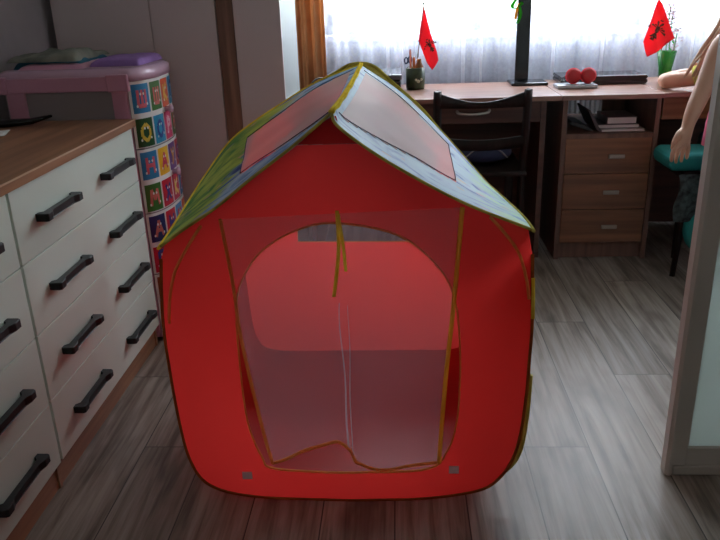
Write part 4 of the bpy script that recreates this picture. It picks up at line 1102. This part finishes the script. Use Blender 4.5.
# -- their chair and the teal things
tc = thing('teal_chair', 'chair with teal padded seat and dark legs beside the desk drawers, mostly hidden', 'chair', (1.4, 3.1, 0))
obj('seat_cushion', MB().box(1.105, 1.72, 3.00, 3.24, .462, .535, .03, 4), 'teal', tc, label='teal padded seat')
obj('seat_frame', MB().box(1.16, 1.70, 3.0, 3.28, .43, .462, .005), 'chair_wood', tc)
for x, y in ((1.26, 3.25), (1.69, 3.25), (1.69, 3.02)):
    obj('leg', MB().tube([(x, y, .45), (x+(.0), y, 0)], [.017, .012], 8), 'chair_wood', tc)
obj('leg', MB().tube([(1.20, 3.03, .45), (1.175, 3.02, 0)], [.017, .012], 8), 'chair_wood', tc)
pcl = MB().grid(lambda u, v: V((1.125+.16*u+.008*math.sin(v*7+u*3), 2.955-.012*math.sin(u*9)*v-.012*math.sin(v*4), .465-.20*v)), 30, 20)
tag(obj('patterned_cloth', pcl, 'dark_cloth', solid=.006, base=(1.2, 2.96, .27)), 'dark teal-patterned cloth hanging from the edge of the teal seat', 'cloth')
tag(obj('teal_bag', MB().sphere((1.255, 2.99, .225), .09, (.78, .6, 1.12), 24), 'teal', base=(1.255, 2.99, .12)), 'rounded teal padded bag hanging below the teal seat', 'bag')

# ================================================================= LIGHT
wd = bpy.data.worlds.new('sky'); S.world = wd; wd.use_nodes = True
nt = wd.node_tree; nt.nodes.clear()
bg = nt.nodes.new('ShaderNodeBackground'); ow = nt.nodes.new('ShaderNodeOutputWorld')
g = nt.nodes.new('ShaderNodeTexCoord'); sp = nt.nodes.new('ShaderNodeSeparateXYZ'); nt.links.new(g.outputs['Generated'], sp.inputs[0])
cr = nt.nodes.new('ShaderNodeValToRGB'); e = cr.color_ramp.elements
e[0].position = .44; e[0].color = (.10, .13, .09, 1); e[1].position = .62; e[1].color = (.86, .94, 1, 1)
k = cr.color_ramp.elements.new(.95); k.color = (1.3, 1.42, 1.55, 1)
k = cr.color_ramp.elements.new(.50); k.color = (.34, .42, .34, 1)
mr = nt.nodes.new('ShaderNodeMapRange'); mr.inputs[1].default_value = -1; mr.inputs[2].default_value = 1; nt.links.new(sp.outputs[2], mr.inputs[0])
nt.links.new(mr.outputs[0], cr.inputs[0]); nt.links.new(cr.outputs[0], bg.inputs[0]); bg.inputs[1].default_value = 7.0
nt.links.new(bg.outputs[0], ow.inputs[0])
pl = bpy.data.lights.new('window_portal', 'AREA'); pl.shape = 'RECTANGLE'; pl.size = WX1-WX0; pl.size_y = WZ1-WZ0; pl.cycles.is_portal = True
po_ = bpy.data.objects.new('window_portal', pl); COL.objects.link(po_); po_.location = ((WX0+WX1)/2, BY+.2, (WZ0+WZ1)/2); po_.rotation_euler = (-PI/2, 0, 0)

# ================================================================= CAMERA
cd = bpy.data.cameras.new('camera'); co = bpy.data.objects.new('camera', cd); COL.objects.link(co); S.camera = co
cd.sensor_width = 36; cd.lens = 36*732.88/720; cd.clip_start = .02
Rm = Matrix(((0.99839043, 0.01270101, 0.0552742), (0.04708717, 0.35760796, -0.93268395), (-0.03161253, 0.93378543, 0.35643431)))
co.matrix_world = Matrix.Translation((0, 0, 1.2)) @ Rm.to_4x4()
S.view_settings.view_transform = 'Standard'; S.view_settings.look = 'None'; S.view_settings.gamma = 1; S.view_settings.use_curve_mapping = False
S.view_settings.exposure = 1.85
S.cycles.max_bounces = 12; S.cycles.transparent_max_bounces = 16; S.cycles.diffuse_bounces = 6; S.cycles.transmission_bounces = 6
